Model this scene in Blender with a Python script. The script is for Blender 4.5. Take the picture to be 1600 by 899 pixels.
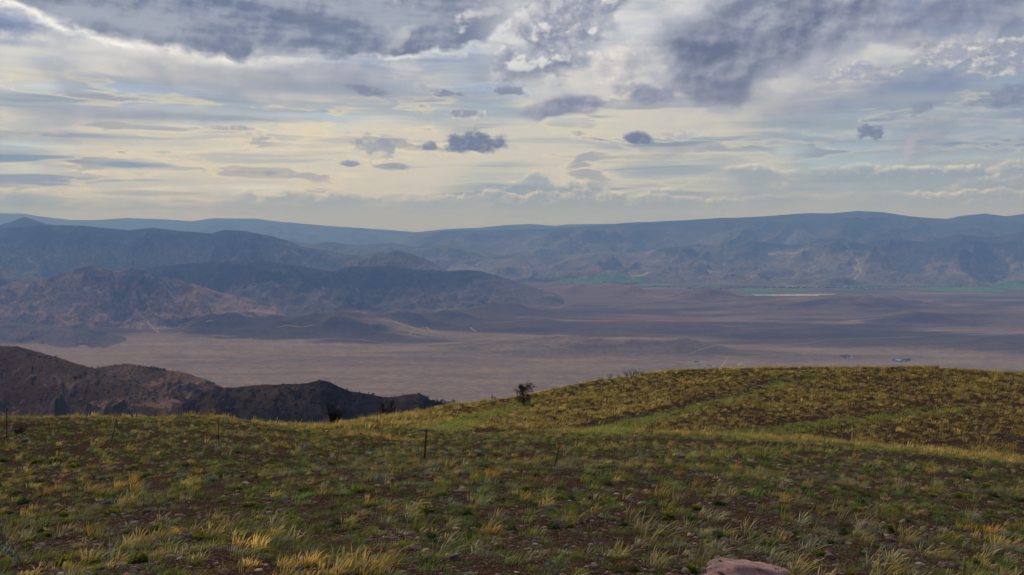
import bpy, bmesh, math, random
import numpy as np
from mathutils import Vector
from mathutils.bvhtree import BVHTree

for _o in list(bpy.data.objects):
    bpy.data.objects.remove(_o)
SC = bpy.context.scene
COL = SC.collection
rng = np.random.default_rng(11)
random.seed(5)

# ------------------------------------------------------------------ camera
F = 1400.0                                   # focal length in pixels of a 1600 px wide frame
CZ = 1.7                                     # eye height
PITCH = math.atan(99.5 / F)
cam_d = bpy.data.cameras.new('camera')
cam = bpy.data.objects.new('camera', cam_d)
COL.objects.link(cam)
cam_d.sensor_width = 36.0
cam_d.lens = 36.0 * F / 1600.0
cam_d.clip_start = 0.1
cam_d.clip_end = 300000
cam.location = (0, 0, CZ)
cam.rotation_euler = (math.radians(90) - PITCH, 0, 0)
SC.camera = cam

def ray(px, py):
    u = (px - 800.0) / F
    v = (449.5 - py) / F
    return np.array((u, math.cos(PITCH) + v * math.sin(PITCH), -math.sin(PITCH) + v * math.cos(PITCH)))

def azel(px, py):                            # degrees
    d = ray(px, py)
    return math.degrees(math.atan2(d[0], d[1])), math.degrees(math.atan2(d[2], math.hypot(d[0], d[1])))

# ------------------------------------------------------------------ render set-up
SC.render.engine = 'CYCLES'
SC.view_settings.view_transform = 'Standard'
SC.view_settings.look = 'None'
SC.view_settings.exposure = 0.16
SC.view_settings.gamma = 1.0
SC.cycles.max_bounces = 5
SC.cycles.diffuse_bounces = 2
SC.cycles.glossy_bounces = 1
SC.cycles.transmission_bounces = 2
SC.cycles.volume_bounces = 0
SC.cycles.use_denoising = True
SC.cycles.use_adaptive_sampling = True
SC.cycles.adaptive_threshold = 0.02

# ------------------------------------------------------------------ sun (behind thin cloud, ahead and to the left)
SUN_EL, SUN_AZ = 36.0, -24.0
sd = bpy.data.lights.new('sun', 'SUN')
sd.energy = 2.7
sd.angle = math.radians(5)
sd.color = (1.0, 0.93, 0.82)
sun = bpy.data.objects.new('sun', sd)
COL.objects.link(sun)
_s = Vector((math.sin(math.radians(SUN_AZ)) * math.cos(math.radians(SUN_EL)),
             math.cos(math.radians(SUN_AZ)) * math.cos(math.radians(SUN_EL)), math.sin(math.radians(SUN_EL))))
sun.rotation_euler = _s.to_track_quat('Z', 'Y').to_euler()

# ------------------------------------------------------------------ node expression helper
class S:
    tree = None
    def __init__(s, k): s.k = k
    @staticmethod
    def put(inp, v):
        if isinstance(v, S): S.tree.links.new(v.k, inp)
        elif isinstance(v, (tuple, list)): inp.default_value = tuple(v) if len(v) == len(inp.default_value) else (*v, 1.0)
        else: inp.default_value = v
    @staticmethod
    def m(op, a, b=0.0, c=None, clamp=False):
        n = S.tree.nodes.new('ShaderNodeMath'); n.operation = op; n.use_clamp = clamp
        S.put(n.inputs[0], a); S.put(n.inputs[1], b)
        if c is not None: S.put(n.inputs[2], c)
        return S(n.outputs[0])
    def __add__(s, o): return S.m('ADD', s, o)
    __radd__ = __add__
    def __sub__(s, o): return S.m('SUBTRACT', s, o)
    def __rsub__(s, o): return S.m('SUBTRACT', o, s)
    def __mul__(s, o): return S.m('MULTIPLY', s, o)
    __rmul__ = __mul__
    def __truediv__(s, o): return S.m('DIVIDE', s, o)
    def mx(s, o): return S.m('MAXIMUM', s, o)
    def mn(s, o): return S.m('MINIMUM', s, o)
    def pw(s, o): return S.m('POWER', s, o)
    def clamp(s): return S.m('ADD', s, 0.0, clamp=True)

def new(t, **kw):
    n = S.tree.nodes.new(t)
    for k, v in kw.items(): setattr(n, k, v)
    return n
def sstep(x, a, b, lo=0.0, hi=1.0):
    n = new('ShaderNodeMapRange', interpolation_type='SMOOTHSTEP', clamp=True)
    S.put(n.inputs[0], x); S.put(n.inputs[1], a); S.put(n.inputs[2], b); S.put(n.inputs[3], lo); S.put(n.inputs[4], hi)
    return S(n.outputs[0])
def lstep(x, a, b, lo=0.0, hi=1.0):
    n = new('ShaderNodeMapRange', interpolation_type='LINEAR', clamp=True)
    S.put(n.inputs[0], x); S.put(n.inputs[1], a); S.put(n.inputs[2], b); S.put(n.inputs[3], lo); S.put(n.inputs[4], hi)
    return S(n.outputs[0])
def vec(x, y, z=0.0):
    n = new('ShaderNodeCombineXYZ')
    for i, v in enumerate((x, y, z)): S.put(n.inputs[i], v)
    return S(n.outputs[0])
def sep(v):
    n = new('ShaderNodeSeparateXYZ'); S.put(n.inputs[0], v)
    return [S(o) for o in n.outputs]
def noise(v, scale=1.0, detail=4.0, rough=0.5, dist=0.0, lac=2.0, color=False):
    n = new('ShaderNodeTexNoise', noise_dimensions='3D')
    S.put(n.inputs['Vector'], v)
    n.inputs['Scale'].default_value = scale; n.inputs['Detail'].default_value = detail
    n.inputs['Roughness'].default_value = rough; n.inputs['Distortion'].default_value = dist
    n.inputs['Lacunarity'].default_value = lac
    return S(n.outputs['Color' if color else 'Fac'])
def nz(x, y, seed, detail=4.0, rough=0.5):
    n = new('ShaderNodeTexNoise', noise_dimensions='2D')
    S.put(n.inputs['Vector'], vec(x + seed * 17.3, y + seed * 9.1))
    n.inputs['Scale'].default_value = 1.0; n.inputs['Detail'].default_value = detail
    n.inputs['Roughness'].default_value = rough
    return S(n.outputs['Fac'])
def vmath(op, a, b):
    n = new('ShaderNodeVectorMath', operation=op); S.put(n.inputs[0], a)
    if op == 'SCALE': S.put(n.inputs['Scale'], b)
    else: S.put(n.inputs[1], b)
    return S(n.outputs[0])
def mix(f, a, b):
    n = new('ShaderNodeMix', data_type='RGBA', clamp_factor=True)
    S.put(n.inputs[0], f); S.put(n.inputs[6], a); S.put(n.inputs[7], b)
    return S(n.outputs[2])
def ramp(x, pts, interp='LINEAR'):
    n = new('ShaderNodeValToRGB'); S.put(n.inputs[0], x); cr = n.color_ramp; cr.interpolation = interp
    while len(cr.elements) < len(pts): cr.elements.new(0.5)
    for e, (p, c) in zip(cr.elements, pts):
        e.position = p; e.color = (c, c, c, 1) if not isinstance(c, (tuple, list)) else (*c, 1)
    return S(n.outputs[0])

# ------------------------------------------------------------------ sky
world = bpy.data.worlds.new('World')
SC.world = world
world.use_nodes = True
S.tree = world.node_tree
S.tree.nodes.clear()
world.cycles.sampling_method = 'MANUAL'
world.cycles.sample_map_resolution = 512

def build_sky():
    W = 0.1
    def c(r, g, b):                           # sRGB 0-255 of the cloud -> radiance / W
        f = lambda x: ((x / 255 + 0.055) / 1.055) ** 2.4 if x > 10 else x / 255 / 12.92
        return (f(r) / W, f(g) / W, f(b) / W)
    tc = new('ShaderNodeTexCoord')
    d = S(tc.outputs['Generated'])
    x, y, z = sep(d)
    az = S.m('ARCTAN2', x, y) * 57.2958
    el = S.m('ARCSINE', z) * 57.2958
    sky = new('ShaderNodeTexSky', sky_type='NISHITA', sun_disc=False)
    sky.sun_elevation = math.radians(SUN_EL); sky.sun_rotation = math.radians(SUN_AZ)
    sky.altitude = 2600; sky.air_density = 1.0; sky.dust_density = 1.5
    col = S(sky.outputs[0])
    q = vec(az, el)
    # shared noise fields (degrees of azimuth / elevation)
    wob = nz(az * 0.12, el * 0.3, 3.1, 2.0)
    big = nz(az * 0.045 + 2.0, el * 0.16 + wob * 0.6, 5.2, 2.0)
    streak = nz(az * 0.085 + wob * 0.8, el * 0.62 + az * 0.01, 1.7, 6.0, 0.58)
    fine = nz(az * 0.055, el * 1.5 + wob * 0.8, 8.4, 5.0, 0.55)
    cu = nz(az * 0.42, el * 0.6, 0.5, 5.0, 0.56)
    cu2 = nz(az * 0.42 - 0.16, el * 0.6 + 0.26, 0.5, 4.0, 0.56)
    rel = (cu - cu2)                           # relief: lit from upper left
    cs = nz(az * 1.25, el * 1.7, 2.5, 4.0, 0.6)
    cs2 = nz(az * 1.25 - 0.20, el * 1.7 + 0.34, 2.5, 3.0, 0.6)
    rels = (cs - cs2)
    lump = nz(az * 0.16 + 4.0, el * 0.26 + 9.0, 2.2, 3.0)
    # ---- high veil
    leftness = sstep(az, -8.0, 24.0, 1.0, 0.0)
    lowband = sstep(el, 12.0, 5.0, 0.0, 1.0)
    cream = mix(lowband, c(207, 207, 208), c(198, 194, 185))
    lav = mix(lowband, c(148, 156, 174), c(156, 165, 174))
    cf = sstep(big + (streak - 0.5) * 0.55 + leftness * 0.10 + lowband * 0.05, 0.44, 0.70)
    veil = mix(cf, lav, cream)
    va = sstep(big * 0.5 + fine * 0.5, 0.34, 0.50, 0.72, 0.97)
    col = mix(va, col, veil)
    # blue slots and grey bars low down
    slot = sstep(fine, 0.555, 0.64) * sstep(el, 8.5, 5.0) * sstep(el, 0.8, 2.0)
    col = mix(slot * sstep(big, 0.62, 0.45, 0.25, 0.75), col, c(128, 148, 175))
    bar = sstep(streak, 0.545, 0.60) * sstep(el, 11.5, 7.5)
    edge = sstep(streak, 0.50, 0.545) * sstep(streak, 0.60, 0.555) * sstep(el, 10.5, 7.0)
    col = mix(edge * 0.55, col, mix(leftness, c(190, 190, 186), c(216, 207, 184)))
    col = mix(bar * sstep(lump, 0.36, 0.56, 0.12, 0.6), col, mix(leftness, c(136, 145, 165), c(148, 152, 165)))
    gx = (az + 12.0) * (1 / 17.0); gy = (el - 5.2) * (1 / 3.6)
    col = mix(sstep(S.m('SQRT', gx * gx + gy * gy), 1.0, 0.0, 0.0, 0.14), col, c(232, 219, 192))
    # ---- middle broken deck everywhere above ~9 degrees
    brk = sstep(lump * 0.55 + cu * 0.45 + (el - 9.0) * 0.010, 0.47, 0.60) * sstep(el, 7.0, 10.5)
    shade = lstep(rel, -0.10, 0.12)
    brkc = mix(shade, c(132, 139, 158), c(180, 183, 193))
    col = mix(brk * sstep(az, -10.0, 0.0, 0.25, 0.85), col, brkc)
    hole = sstep(cu, 0.545, 0.64) * sstep(lump, 0.40, 0.52)
    hl = hole * sstep(az, -6.5, -1.5) * sstep(az, 12.0, 6.0) * sstep(el, 8.5, 10.0)
    col = mix(hl * 0.5, col, c(232, 230, 226))
    # ---- stratus deck, upper left, with a bright ragged lower edge
    ed = [azel(*p) for p in ((-200, -60), (0, 8), (100, 38), (200, 76), (290, 93), (420, 98), (560, 97), (690, 88), (760, 70), (850, -20), (960, -60))]
    e = ramp((az + 34.0) / 40.0, [((a + 34.0) / 40.0, v / 20.0) for a, v in ed if -34 < a < 6])
    e = sep(e)[0]
    F_ = el - e * 20.0 + (cu - 0.5) * 1.6 + (wob - 0.5) * 1.2
    inner = sstep(F_, 0.0, 0.40 + (lump - 0.4).mx(0.0) * 3.0)
    rimb = sstep(F_ + (cs - 0.5) * 0.7, -0.42, 0.08) * sstep(streak, 0.36, 0.52, 0.35, 1.0) * sstep(az, -9.0, -17.0, 0.55, 1.0) * sstep(az, 0.5, -6.0) * sstep(F_, 1.2, 0.3)
    deckc = mix(sstep(streak * 0.55 + lump * 0.45 + rel * 0.35 + rels * 0.15, 0.36, 0.66), c(116, 125, 149), c(160, 166, 180))
    outl = sstep(az, 2.5, -4.0)
    col = mix(rimb * 0.75, col, c(240, 238, 234))
    col = mix(inner * outl * 0.92, col, deckc)
    thin = sstep(cu, 0.57, 0.70) * inner * sstep(az, -10.0, -3.0) * outl
    col = mix(thin * 0.7, col, c(215, 213, 212))
    # ---- single clouds: (px, py, rx, ry, dark, rim, soft, alpha, flat)
    cmid = cu * 0.82 + cs * 0.18
    relm = rel * 1.9 + rels * 0.35
    rels_ = rels * 2.2
    def cloud(col, px, py, rx, ry, dark, lit, soft=0.35, alpha=0.9, rag=2.2, rot=0.0, flat=1.0, rimw=0.4):
        if rx < 65: soft, rag = max(soft, 0.5), rag * 1.35
        a0, e0 = azel(px, py)
        k = 57.2958 / F
        small = rx < 65
        mp = new('ShaderNodeMapping', vector_type='TEXTURE')
        S.put(mp.inputs[0], q)
        mp.inputs[1].default_value = (a0, e0, 0); mp.inputs[2].default_value = (0, 0, rot); mp.inputs[3].default_value = (rx * k, ry * k, 1)
        p = S(mp.outputs[0])
        if flat != 1.0:
            px_, py_, _ = sep(p)
            p = vec(px_, py_.mn(py_ * flat))
        ln = new('ShaderNodeVectorMath', operation='LENGTH'); S.put(ln.inputs[0], p)
        v = S.m('MULTIPLY_ADD', cs if small else cmid, rag, 1.0 - 0.5 * rag) - S(ln.outputs['Value'])
        mask = sstep(v, 0.0, soft, 0.0, alpha)
        sh = lstep((rels_ if small else relm) + sstep(v, rimw + 0.15, 0.0, 0.0, 0.7), 0.0 if small else -0.30, 0.9 if small else 0.75)
        return mix(mask, col, mix(sh, c(*dark), c(*lit)))
    D1, L1 = (120, 125, 150), (172, 174, 188)
    CRM = (226, 218, 200)
    LV = (149, 155, 171)
    col = cloud(col, 430, 128, 420, 42, LV, (176, 176, 186), 1.0, 0.75, 1.3, -0.02, 1, 0.8)
    col = cloud(col, 150, 182, 330, 26, (154, 158, 174), (182, 181, 188), 1.0, 0.7, 1.3, 0.05, 1, 0.8)
    col = cloud(col, 60, 215, 260, 16, (156, 160, 174), (186, 184, 186), 0.9, 0.55, 1.3)
    col = cloud(col, 10, 40, 60, 22, (128, 140, 170), (150, 156, 178), 1.0, 0.8, 1.2)
    col = cloud(col, 15, 66, 70, 10, (140, 150, 174), (160, 165, 182), 1.0, 0.7, 1.2)
    col = cloud(col, 1250, 165, 240, 34, (150, 154, 172), (178, 179, 188), 1.0, 0.6, 1.5, 0.0, 1, 0.8)
    col = cloud(col, 1500, 205, 220, 40, (146, 154, 174), (178, 181, 188), 1.0, 0.5, 1.5, 0.0, 1, 0.8)
    # bright patches first
    col = cloud(col, 975, 100, 75, 40, (176, 176, 184), (236, 232, 222), 0.8, 0.9, 2.6)
    col = cloud(col, 870, 40, 60, 45, (150, 154, 172), (220, 217, 212), 0.9, 0.7, 3.0)
    col = cloud(col, 1330, 75, 100, 26, (160, 164, 180), (214, 211, 204), 0.6, 0.8, 2.2, 0.2)
    col = cloud(col, 1490, 88, 55, 24, (166, 168, 182), (222, 218, 208), 0.4, 0.9, 1.8, 0, 1.8)
    col = cloud(col, 1580, 92, 60, 36, (158, 162, 178), (220, 217, 210), 0.4, 0.9, 1.8, 0, 1.6)
    col = cloud(col, 1330, 112, 50, 18, (164, 168, 184), (224, 221, 214), 0.6, 0.8, 2.4)
    col = cloud(col, 1470, 20, 120, 22, (130, 136, 160), (160, 164, 182), 0.8, 0.7, 2.0, 0.1)
    col = cloud(col, 1440, 130, 120, 24, (126, 138, 170), (142, 150, 176), 0.8, 0.6, 1.2)
    # great dark cumulus right of the middle
    col = cloud(col, 1480, 18, 230, 50, (128, 135, 156), (168, 172, 186), 0.8, 0.8, 0.9, 0.05)
    col = cloud(col, 1205, 45, 235, 105, (136, 141, 160), (178, 181, 192), 0.45, 0.92, 0.75, 0.30)
    col = cloud(col, 1310, 20, 150, 60, (122, 128, 149), (176, 180, 191), 0.9, 0.9, 0.9, 0.45)
    col = cloud(col, 1215, 35, 200, 92, (118, 125, 146), (180, 183, 194), 0.8, 0.9, 1.0, 0.35)
    col = cloud(col, 1115, 95, 125, 82, (114, 121, 143), (170, 174, 186), 0.7, 0.95, 1.0, 0.1)
    col = cloud(col, 1140, 145, 78, 32, (117, 123, 145), (160, 164, 178), 0.7, 0.85, 1.1)
    col = cloud(col, 1010, 148, 70, 22, (124, 128, 152), (170, 172, 186), 0.6, 0.8, 2.0)
    # long bar and small dark clouds
    col = cloud(col, 880, 168, 105, 20, (126, 132, 156), (184, 184, 192), 0.5, 0.85, 1.7, 0.13)
    col = cloud(col, 590, 228, 48, 20, (142, 149, 168), (168, 172, 182), 0.7, 0.7, 1.9)
    col = cloud(col, 742, 228, 62, 26, (116, 124, 148), (158, 162, 178), 0.25, 0.95, 1.0, 0, 1.9)
    col = cloud(col, 672, 230, 20, 9, (124, 132, 154), (160, 164, 178), 0.4, 0.85, 1.4)
    col = cloud(col, 996, 219, 31, 15, (118, 126, 150), (156, 160, 176), 0.25, 0.95, 0.9, 0, 1.6)
    col = cloud(col, 575, 142, 42, 10, (134, 140, 160), (176, 178, 188), 0.5, 0.85, 1.5, -0.12)
    col = cloud(col, 695, 145, 42, 7, (136, 142, 162), (196, 194, 192), 0.5, 0.8, 1.4, -0.1)
    col = cloud(col, 795, 143, 34, 10, (134, 140, 160), (172, 175, 187), 0.5, 0.8, 1.7)
    col = cloud(col, 728, 178, 38, 9, (150, 154, 168), (222, 217, 206), 0.4, 0.85, 0.9)
    col = cloud(col, 360, 200, 46, 5, (160, 163, 172), (226, 220, 206), 0.5, 0.8, 1.0)
    col = cloud(col, 548, 257, 20, 7, (134, 142, 162), (176, 178, 184), 0.4, 0.85, 1.0, 0, 1.5)
    col = cloud(col, 612, 260, 36, 7, (142, 150, 166), (182, 182, 182), 0.5, 0.8, 0.9)
    col = cloud(col, 405, 270, 75, 6, (146, 152, 166), (200, 194, 178), 0.5, 0.85, 1.0)
    col = cloud(col, 205, 258, 75, 7, (128, 146, 172), (156, 164, 174), 0.6, 0.8, 1.0)
    col = cloud(col, 230, 302, 95, 5, (150, 156, 166), (190, 187, 174), 0.5, 0.7, 1.0)
    col = cloud(col, 1365, 206, 24, 15, (124, 132, 156), (160, 165, 180), 0.4, 0.9, 1.8, -0.3)
    col = cloud(col, 1440, 215, 85, 42, (148, 155, 172), (186, 186, 188), 0.8, 0.75, 2.2, 0.35)
    col = cloud(col, 1450, 165, 30, 10, (136, 143, 164), (160, 165, 180), 0.6, 0.7, 2.0, 0.3)
    col = cloud(col, 1580, 150, 60, 20, (132, 140, 164), (170, 174, 186), 0.7, 0.75, 2.0, 0.2)
    col = cloud(col, 1030, 245, 110, 7, (150, 157, 170), (205, 200, 184), 0.5, 0.75, 1.1)
    col = cloud(col, 1060, 211, 44, 9, (176, 178, 182), (222, 216, 200), 0.6, 0.8, 1.2)
    # ---- rows of far cumulus near the horizon
    def row(col, pts, amp, seed, lit, dark, alpha, fs):
        pt = [azel(*p) for p in pts]
        h = sep(ramp((az + 36.0) / 72.0, [((a + 36.0) / 72.0, max(v, 0.0) / 10.0) for a, v in pt]))[0] * 10.0
        n1 = nz(az * fs, el * fs * 1.3, seed, 4.0, 0.62)
        n2 = nz(az * fs - 0.09, el * fs * 1.3 + 0.16, seed, 3.0, 0.62)
        v = h - el + (n1 - 0.5) * amp
        mask = sstep(v, 0.0, 0.15) * sstep(el, 0.2, 1.2, 0.25, 1.0) * sstep(nz(az * 0.11, el * 0.1, seed + 3.0, 2.0), 0.36, 0.56, 0.25, 1.0)
        sh = lstep((n1 - n2) * 2.5 + sstep(v, 0.55, 0.0) * 0.55 - 0.05, 0.0, 0.75) * sstep(v, 2.0, 0.5)
        return mix(mask * alpha, col, mix(sh, c(*dark), c(*lit)))
    col = row(col, ((-100, 290), (750, 300), (800, 285), (835, 266), (870, 285), (935, 282), (960, 300), (1060, 290), (1100, 268), (1180, 254), (1230, 266),
                    (1290, 258), (1340, 250), (1400, 262), (1600, 250), (1750, 250)), 1.1, 4.4, (216, 211, 197), (155, 164, 174), 0.82, 0.6)
    col = row(col, ((-100, 330), (60, 326), (110, 318), (180, 314), (280, 324), (330, 312), (380, 304), (430, 318), (470, 304), (540, 300),
                    (620, 308), (700, 304), (780, 296), (830, 302), (900, 294), (1000, 300), (1100, 306), (1300, 300), (1700, 290)), 0.85, 7.7,
              (216, 210, 194), (157, 165, 173), 0.78, 0.85)
    col = mix(sstep(el, 1.9, 0.2) * 0.6, col, c(162, 170, 176))
    # brighter cloud towards the hidden sun, above the frame
    g = S.m('MAXIMUM', S(vdot(d, tuple(_s))), 0.0)
    col2 = vmath('SCALE', col, 0.96 + sstep(g, 0.93, 1.0) * 0.5)
    gm = new('ShaderNodeGamma'); S.put(gm.inputs[0], vmath('SCALE', col2, 0.2)); gm.inputs[1].default_value = 1.28
    col2 = vmath('SCALE', S(gm.outputs[0]), 5.0)
    col2 = mix(sstep(el, -0.2, -2.0), col2, c(90, 84, 82))
    bg = new('ShaderNodeBackground'); bg.inputs[1].default_value = W
    S.put(bg.inputs[0], col2)
    out = new('ShaderNodeOutputWorld')
    S.tree.links.new(bg.outputs[0], out.inputs[0])
def vdot(a, b):
    n = new('ShaderNodeVectorMath', operation='DOT_PRODUCT'); S.put(n.inputs[0], a); n.inputs[1].default_value = b
    return n.outputs['Value']
build_sky()

# ------------------------------------------------------------------ numpy noise
def _hash(ix, iy, seed):
    h = (ix.astype(np.int64) * 374761393 + iy.astype(np.int64) * 668265263 + seed * 1274126177) & 0x7fffffff
    h = ((h ^ (h >> 13)) * 1274126177) & 0x7fffffff
    return (h ^ (h >> 16)) & 0x7fffffff
def perlin(x, y, seed=0):
    x = np.asarray(x, float); y = np.asarray(y, float)
    ix = np.floor(x); iy = np.floor(y); fx = x - ix; fy = y - iy
    u = fx * fx * fx * (fx * (fx * 6 - 15) + 10); v = fy * fy * fy * (fy * (fy * 6 - 15) + 10)
    def g(i, j):
        a = _hash(ix + i, iy + j, seed) * (2 * math.pi / 0x7fffffff)
        return np.cos(a) * (fx - i) + np.sin(a) * (fy - j)
    a = g(0, 0) + u * (g(1, 0) - g(0, 0)); b = g(0, 1) + u * (g(1, 1) - g(0, 1))
    return (a + v * (b - a)) * 1.41
def fbm(x, y, oct=4, seed=0, gain=0.5):
    s = 0; a = 1.0; t = 0
    for i in range(oct):
        s = s + a * perlin(x * 2 ** i, y * 2 ** i, seed + i * 7); t += a; a *= gain
    return s / t
def ridged(x, y, oct=4, seed=0, gain=0.55):
    s = 0; a = 1.0; t = 0; w = 1.0
    for i in range(oct):
        n = 1 - np.abs(perlin(x * 2 ** i, y * 2 ** i, seed + i * 7))
        n = n * n * w; w = np.clip(n * 1.6, 0.2, 1)
        s = s + a * n; t += a; a *= gain
    return s / t
def smooth(a, b, x):
    t = np.clip((x - a) / (b - a), 0, 1); return t * t * (3 - 2 * t)

# ------------------------------------------------------------------ mesh helpers
def mesh_obj(name, verts, tris=None, quads=None, mat=None, cols=None, parent=None, smooth_=False):
    me = bpy.data.meshes.new(name)
    verts = np.asarray(verts, np.float32).reshape(-1, 3)
    f, ls, tot = [], [], 0
    if quads is not None and len(quads):
        quads = np.asarray(quads, np.int32).reshape(-1, 4); f.append(quads.ravel()); ls.append(np.full(len(quads), 4, np.int32))
    if tris is not None and len(tris):
        tris = np.asarray(tris, np.int32).reshape(-1, 3); f.append(tris.ravel()); ls.append(np.full(len(tris), 3, np.int32))
    f = np.concatenate(f); n = np.concatenate(ls)
    me.vertices.add(len(verts)); me.vertices.foreach_set('co', verts.ravel())
    me.loops.add(len(f)); me.loops.foreach_set('vertex_index', f)
    me.polygons.add(len(n)); st = np.zeros(len(n), np.int32); st[1:] = np.cumsum(n)[:-1]
    me.polygons.foreach_set('loop_start', st); me.polygons.foreach_set('loop_total', n)
    if smooth_: me.polygons.foreach_set('use_smooth', np.ones(len(n), bool))
    if cols is not None:
        ca = me.color_attributes.new('Col', 'FLOAT_COLOR', 'POINT')
        c4 = np.ones((len(verts), 4), np.float32); c4[:, :3] = cols; ca.data.foreach_set('color', c4.ravel())
    me.update(calc_edges=True)
    if mat: me.materials.append(mat)
    o = bpy.data.objects.new(name, me); COL.objects.link(o)
    if parent: o.parent = parent
    return o
def grid_faces(nr, nc):
    i = np.arange(nr - 1)[:, None] * nc + np.arange(nc - 1)[None, :]
    return np.stack([i, i + 1, i + nc + 1, i + nc], -1).reshape(-1, 4)
def tag(o, label=None, cat=None, group=None, kind=None):
    if label: o['label'] = label
    if cat: o['category'] = cat
    if group: o['group'] = group
    if kind: o['kind'] = kind
    return o

# ------------------------------------------------------------------ materials
def material(name, build):
    m = bpy.data.materials.new(name); m.use_nodes = True
    S.tree = m.node_tree; S.tree.nodes.clear()
    out = new('ShaderNodeOutputMaterial')
    sh = build()
    S.tree.links.new(sh, out.inputs[0])
    return m
def bsdf(color, rough=0.9, spec=0.15, bump=None, bstr=0.5, bdist=0.02):
    n = new('ShaderNodeBsdfPrincipled')
    S.put(n.inputs['Base Color'], color); S.put(n.inputs['Roughness'], rough)
    n.inputs['Specular IOR Level'].default_value = spec
    if bump is not None:
        b = new('ShaderNodeBump'); b.inputs['Strength'].default_value = bstr; b.inputs['Distance'].default_value = bdist
        S.put(b.inputs['Height'], bump); S.tree.links.new(b.outputs[0], n.inputs['Normal'])
    return n.outputs[0]
def pos(): return S(new('ShaderNodeNewGeometry').outputs['Position'])
def ncol(): return S(new('ShaderNodeNewGeometry').outputs['Normal'])
def attr(n='Col'): return S(new('ShaderNodeAttribute', attribute_name=n).outputs['Color'])
def objrand(): return S(new('ShaderNodeObjectInfo').outputs['Random'])

# albedo of the valley: bands of dry grass and sagebrush that follow distance and wander
def valley_mat():
    P = pos(); x, y, z = sep(P)
    km = vmath('SCALE', P, 0.001)
    kx, ky, kz = sep(km)
    w = noise(vec(kx * 0.22, ky * 0.55, 3.0), 1.0, 5.0, 0.55)
    w2 = noise(vec(kx * 0.5, ky * 1.6, 9.0), 1.0, 6.0, 0.6)
    d = ky + kx.mx(0.0) * 0.42 + (w - 0.5) * 2.8 + (w2 - 0.5) * 1.6
    band = ramp((d - 3.0) / 12.0, [(0.0, (0.190, 0.135, 0.090)), (0.345, (0.200, 0.142, 0.095)), (0.372, (0.090, 0.066, 0.052)), (0.50, (0.078, 0.057, 0.048)),
                                   (0.545, (0.165, 0.108, 0.076)), (0.64, (0.110, 0.080, 0.062)), (0.74, (0.17, 0.110, 0.076)), (0.86, (0.12, 0.09, 0.07)), (1.0, (0.11, 0.09, 0.075))])
    st = noise(vec(kx * 1.6, ky * 7.0, 1.0), 1.0, 7.0, 0.62)
    fin = noise(km, 24.0, 5.0, 0.62)
    dark = sstep(noise(vec(kx * 0.45, ky * 1.9, 21.0), 1.0, 6.0, 0.6), 0.50, 0.57) * sstep(ky, 5.2, 7.0)
    col = mix(dark * 0.85, band, (0.056, 0.043, 0.046))
    pale = sstep(noise(vec(kx * 0.6, ky * 2.6, 33.0), 1.0, 5.0, 0.6), 0.58, 0.66) * sstep(ky, 6.0, 8.0)
    col = mix(pale * 0.75, col, (0.30, 0.205, 0.155))
    col = mix(sstep(st, 0.3, 0.7), vmath('SCALE', col, 0.80), vmath('SCALE', col, 1.20))
    col = mix(sstep(fin, 0.35, 0.65), vmath('SCALE', col, 0.82), vmath('SCALE', col, 1.18))
    return bsdf(col, 1.0, 0.0)
def mountain_mat(tone, forest, pale, fz0, fz1, seed, fs=0.9, rock=None):
    def b():
        P = pos(); x, y, z = sep(P); km = vmath('SCALE', P, 0.001)
        nx, ny, nz_ = sep(ncol())
        n1 = noise(vmath('ADD', km, (seed, 0, 0)), fs, 7.0, 0.62)
        n2 = noise(vmath('ADD', km, (0, seed, 0)), fs * 5.5, 6.0, 0.65)
        n3 = noise(km, fs * 30, 4.0, 0.6)
        hi = sstep(z, fz0, fz1)
        f = sstep(n1 * 0.6 + n2 * 0.4 + hi * 0.17, 0.47, 0.63)
        col = mix(f, tone, forest)
        pl = sstep(n2 * 0.5 + n1 * 0.5 - hi * 0.08, 0.555, 0.65)
        pl2 = sstep(noise(vmath('ADD', km, (seed, seed, 0)), fs * 2.2, 6.0, 0.6), 0.57, 0.68) * (1.0 - hi)
        col = mix(pl2 * (1.0 - f) * 0.85, col, pale)
        col = mix(sstep(n3, 0.3, 0.7), vmath('SCALE', col, 0.52), vmath('SCALE', col, 1.5))
        return bsdf(col, 1.0, 0.0)
    return b
M = {}
M['valley'] = material('valley_soil', valley_mat)
M['farrange'] = material('far_range', mountain_mat((0.06, 0.062, 0.05), (0.03, 0.036, 0.03), (0.12, 0.11, 0.09), -700, 100, 3.0, 0.5))
M['rightrange'] = material('long_range', mountain_mat((0.110, 0.095, 0.085), (0.034, 0.041, 0.040), (0.22, 0.17, 0.145), -750, 250, 7.0, 0.55))
M['foothill'] = material('foothill', mountain_mat((0.135, 0.108, 0.092), (0.030, 0.036, 0.034), (0.26, 0.195, 0.16), -700, -250, 9.0, 0.7))
M['leftmtn'] = material('forested_mountain', mountain_mat((0.090, 0.085, 0.064), (0.024, 0.032, 0.027), (0.20, 0.165, 0.13), -600, -100, 12.0, 0.8))
M['domehill'] = material('pale_dome_hill', mountain_mat((0.115, 0.092, 0.080), (0.050, 0.050, 0.046), (0.17, 0.13, 0.11), -500, 200, 37.0, 1.2))
M['midhill'] = material('bare_hill', mountain_mat((0.19, 0.118, 0.090), (0.03, 0.032, 0.032), (0.31, 0.20, 0.16), -700, -300, 17.0, 1.3))
M['darkridge'] = material('juniper_ridge', mountain_mat((0.10, 0.078, 0.068), (0.022, 0.026, 0.026), (0.20, 0.15, 0.125), -900, -480, 23.0, 1.1))
M['lowhill'] = material('low_hill', mountain_mat((0.10, 0.076, 0.066), (0.032, 0.030, 0.032), (0.18, 0.13, 0.11), -700, -300, 29.0, 2.5))

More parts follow.
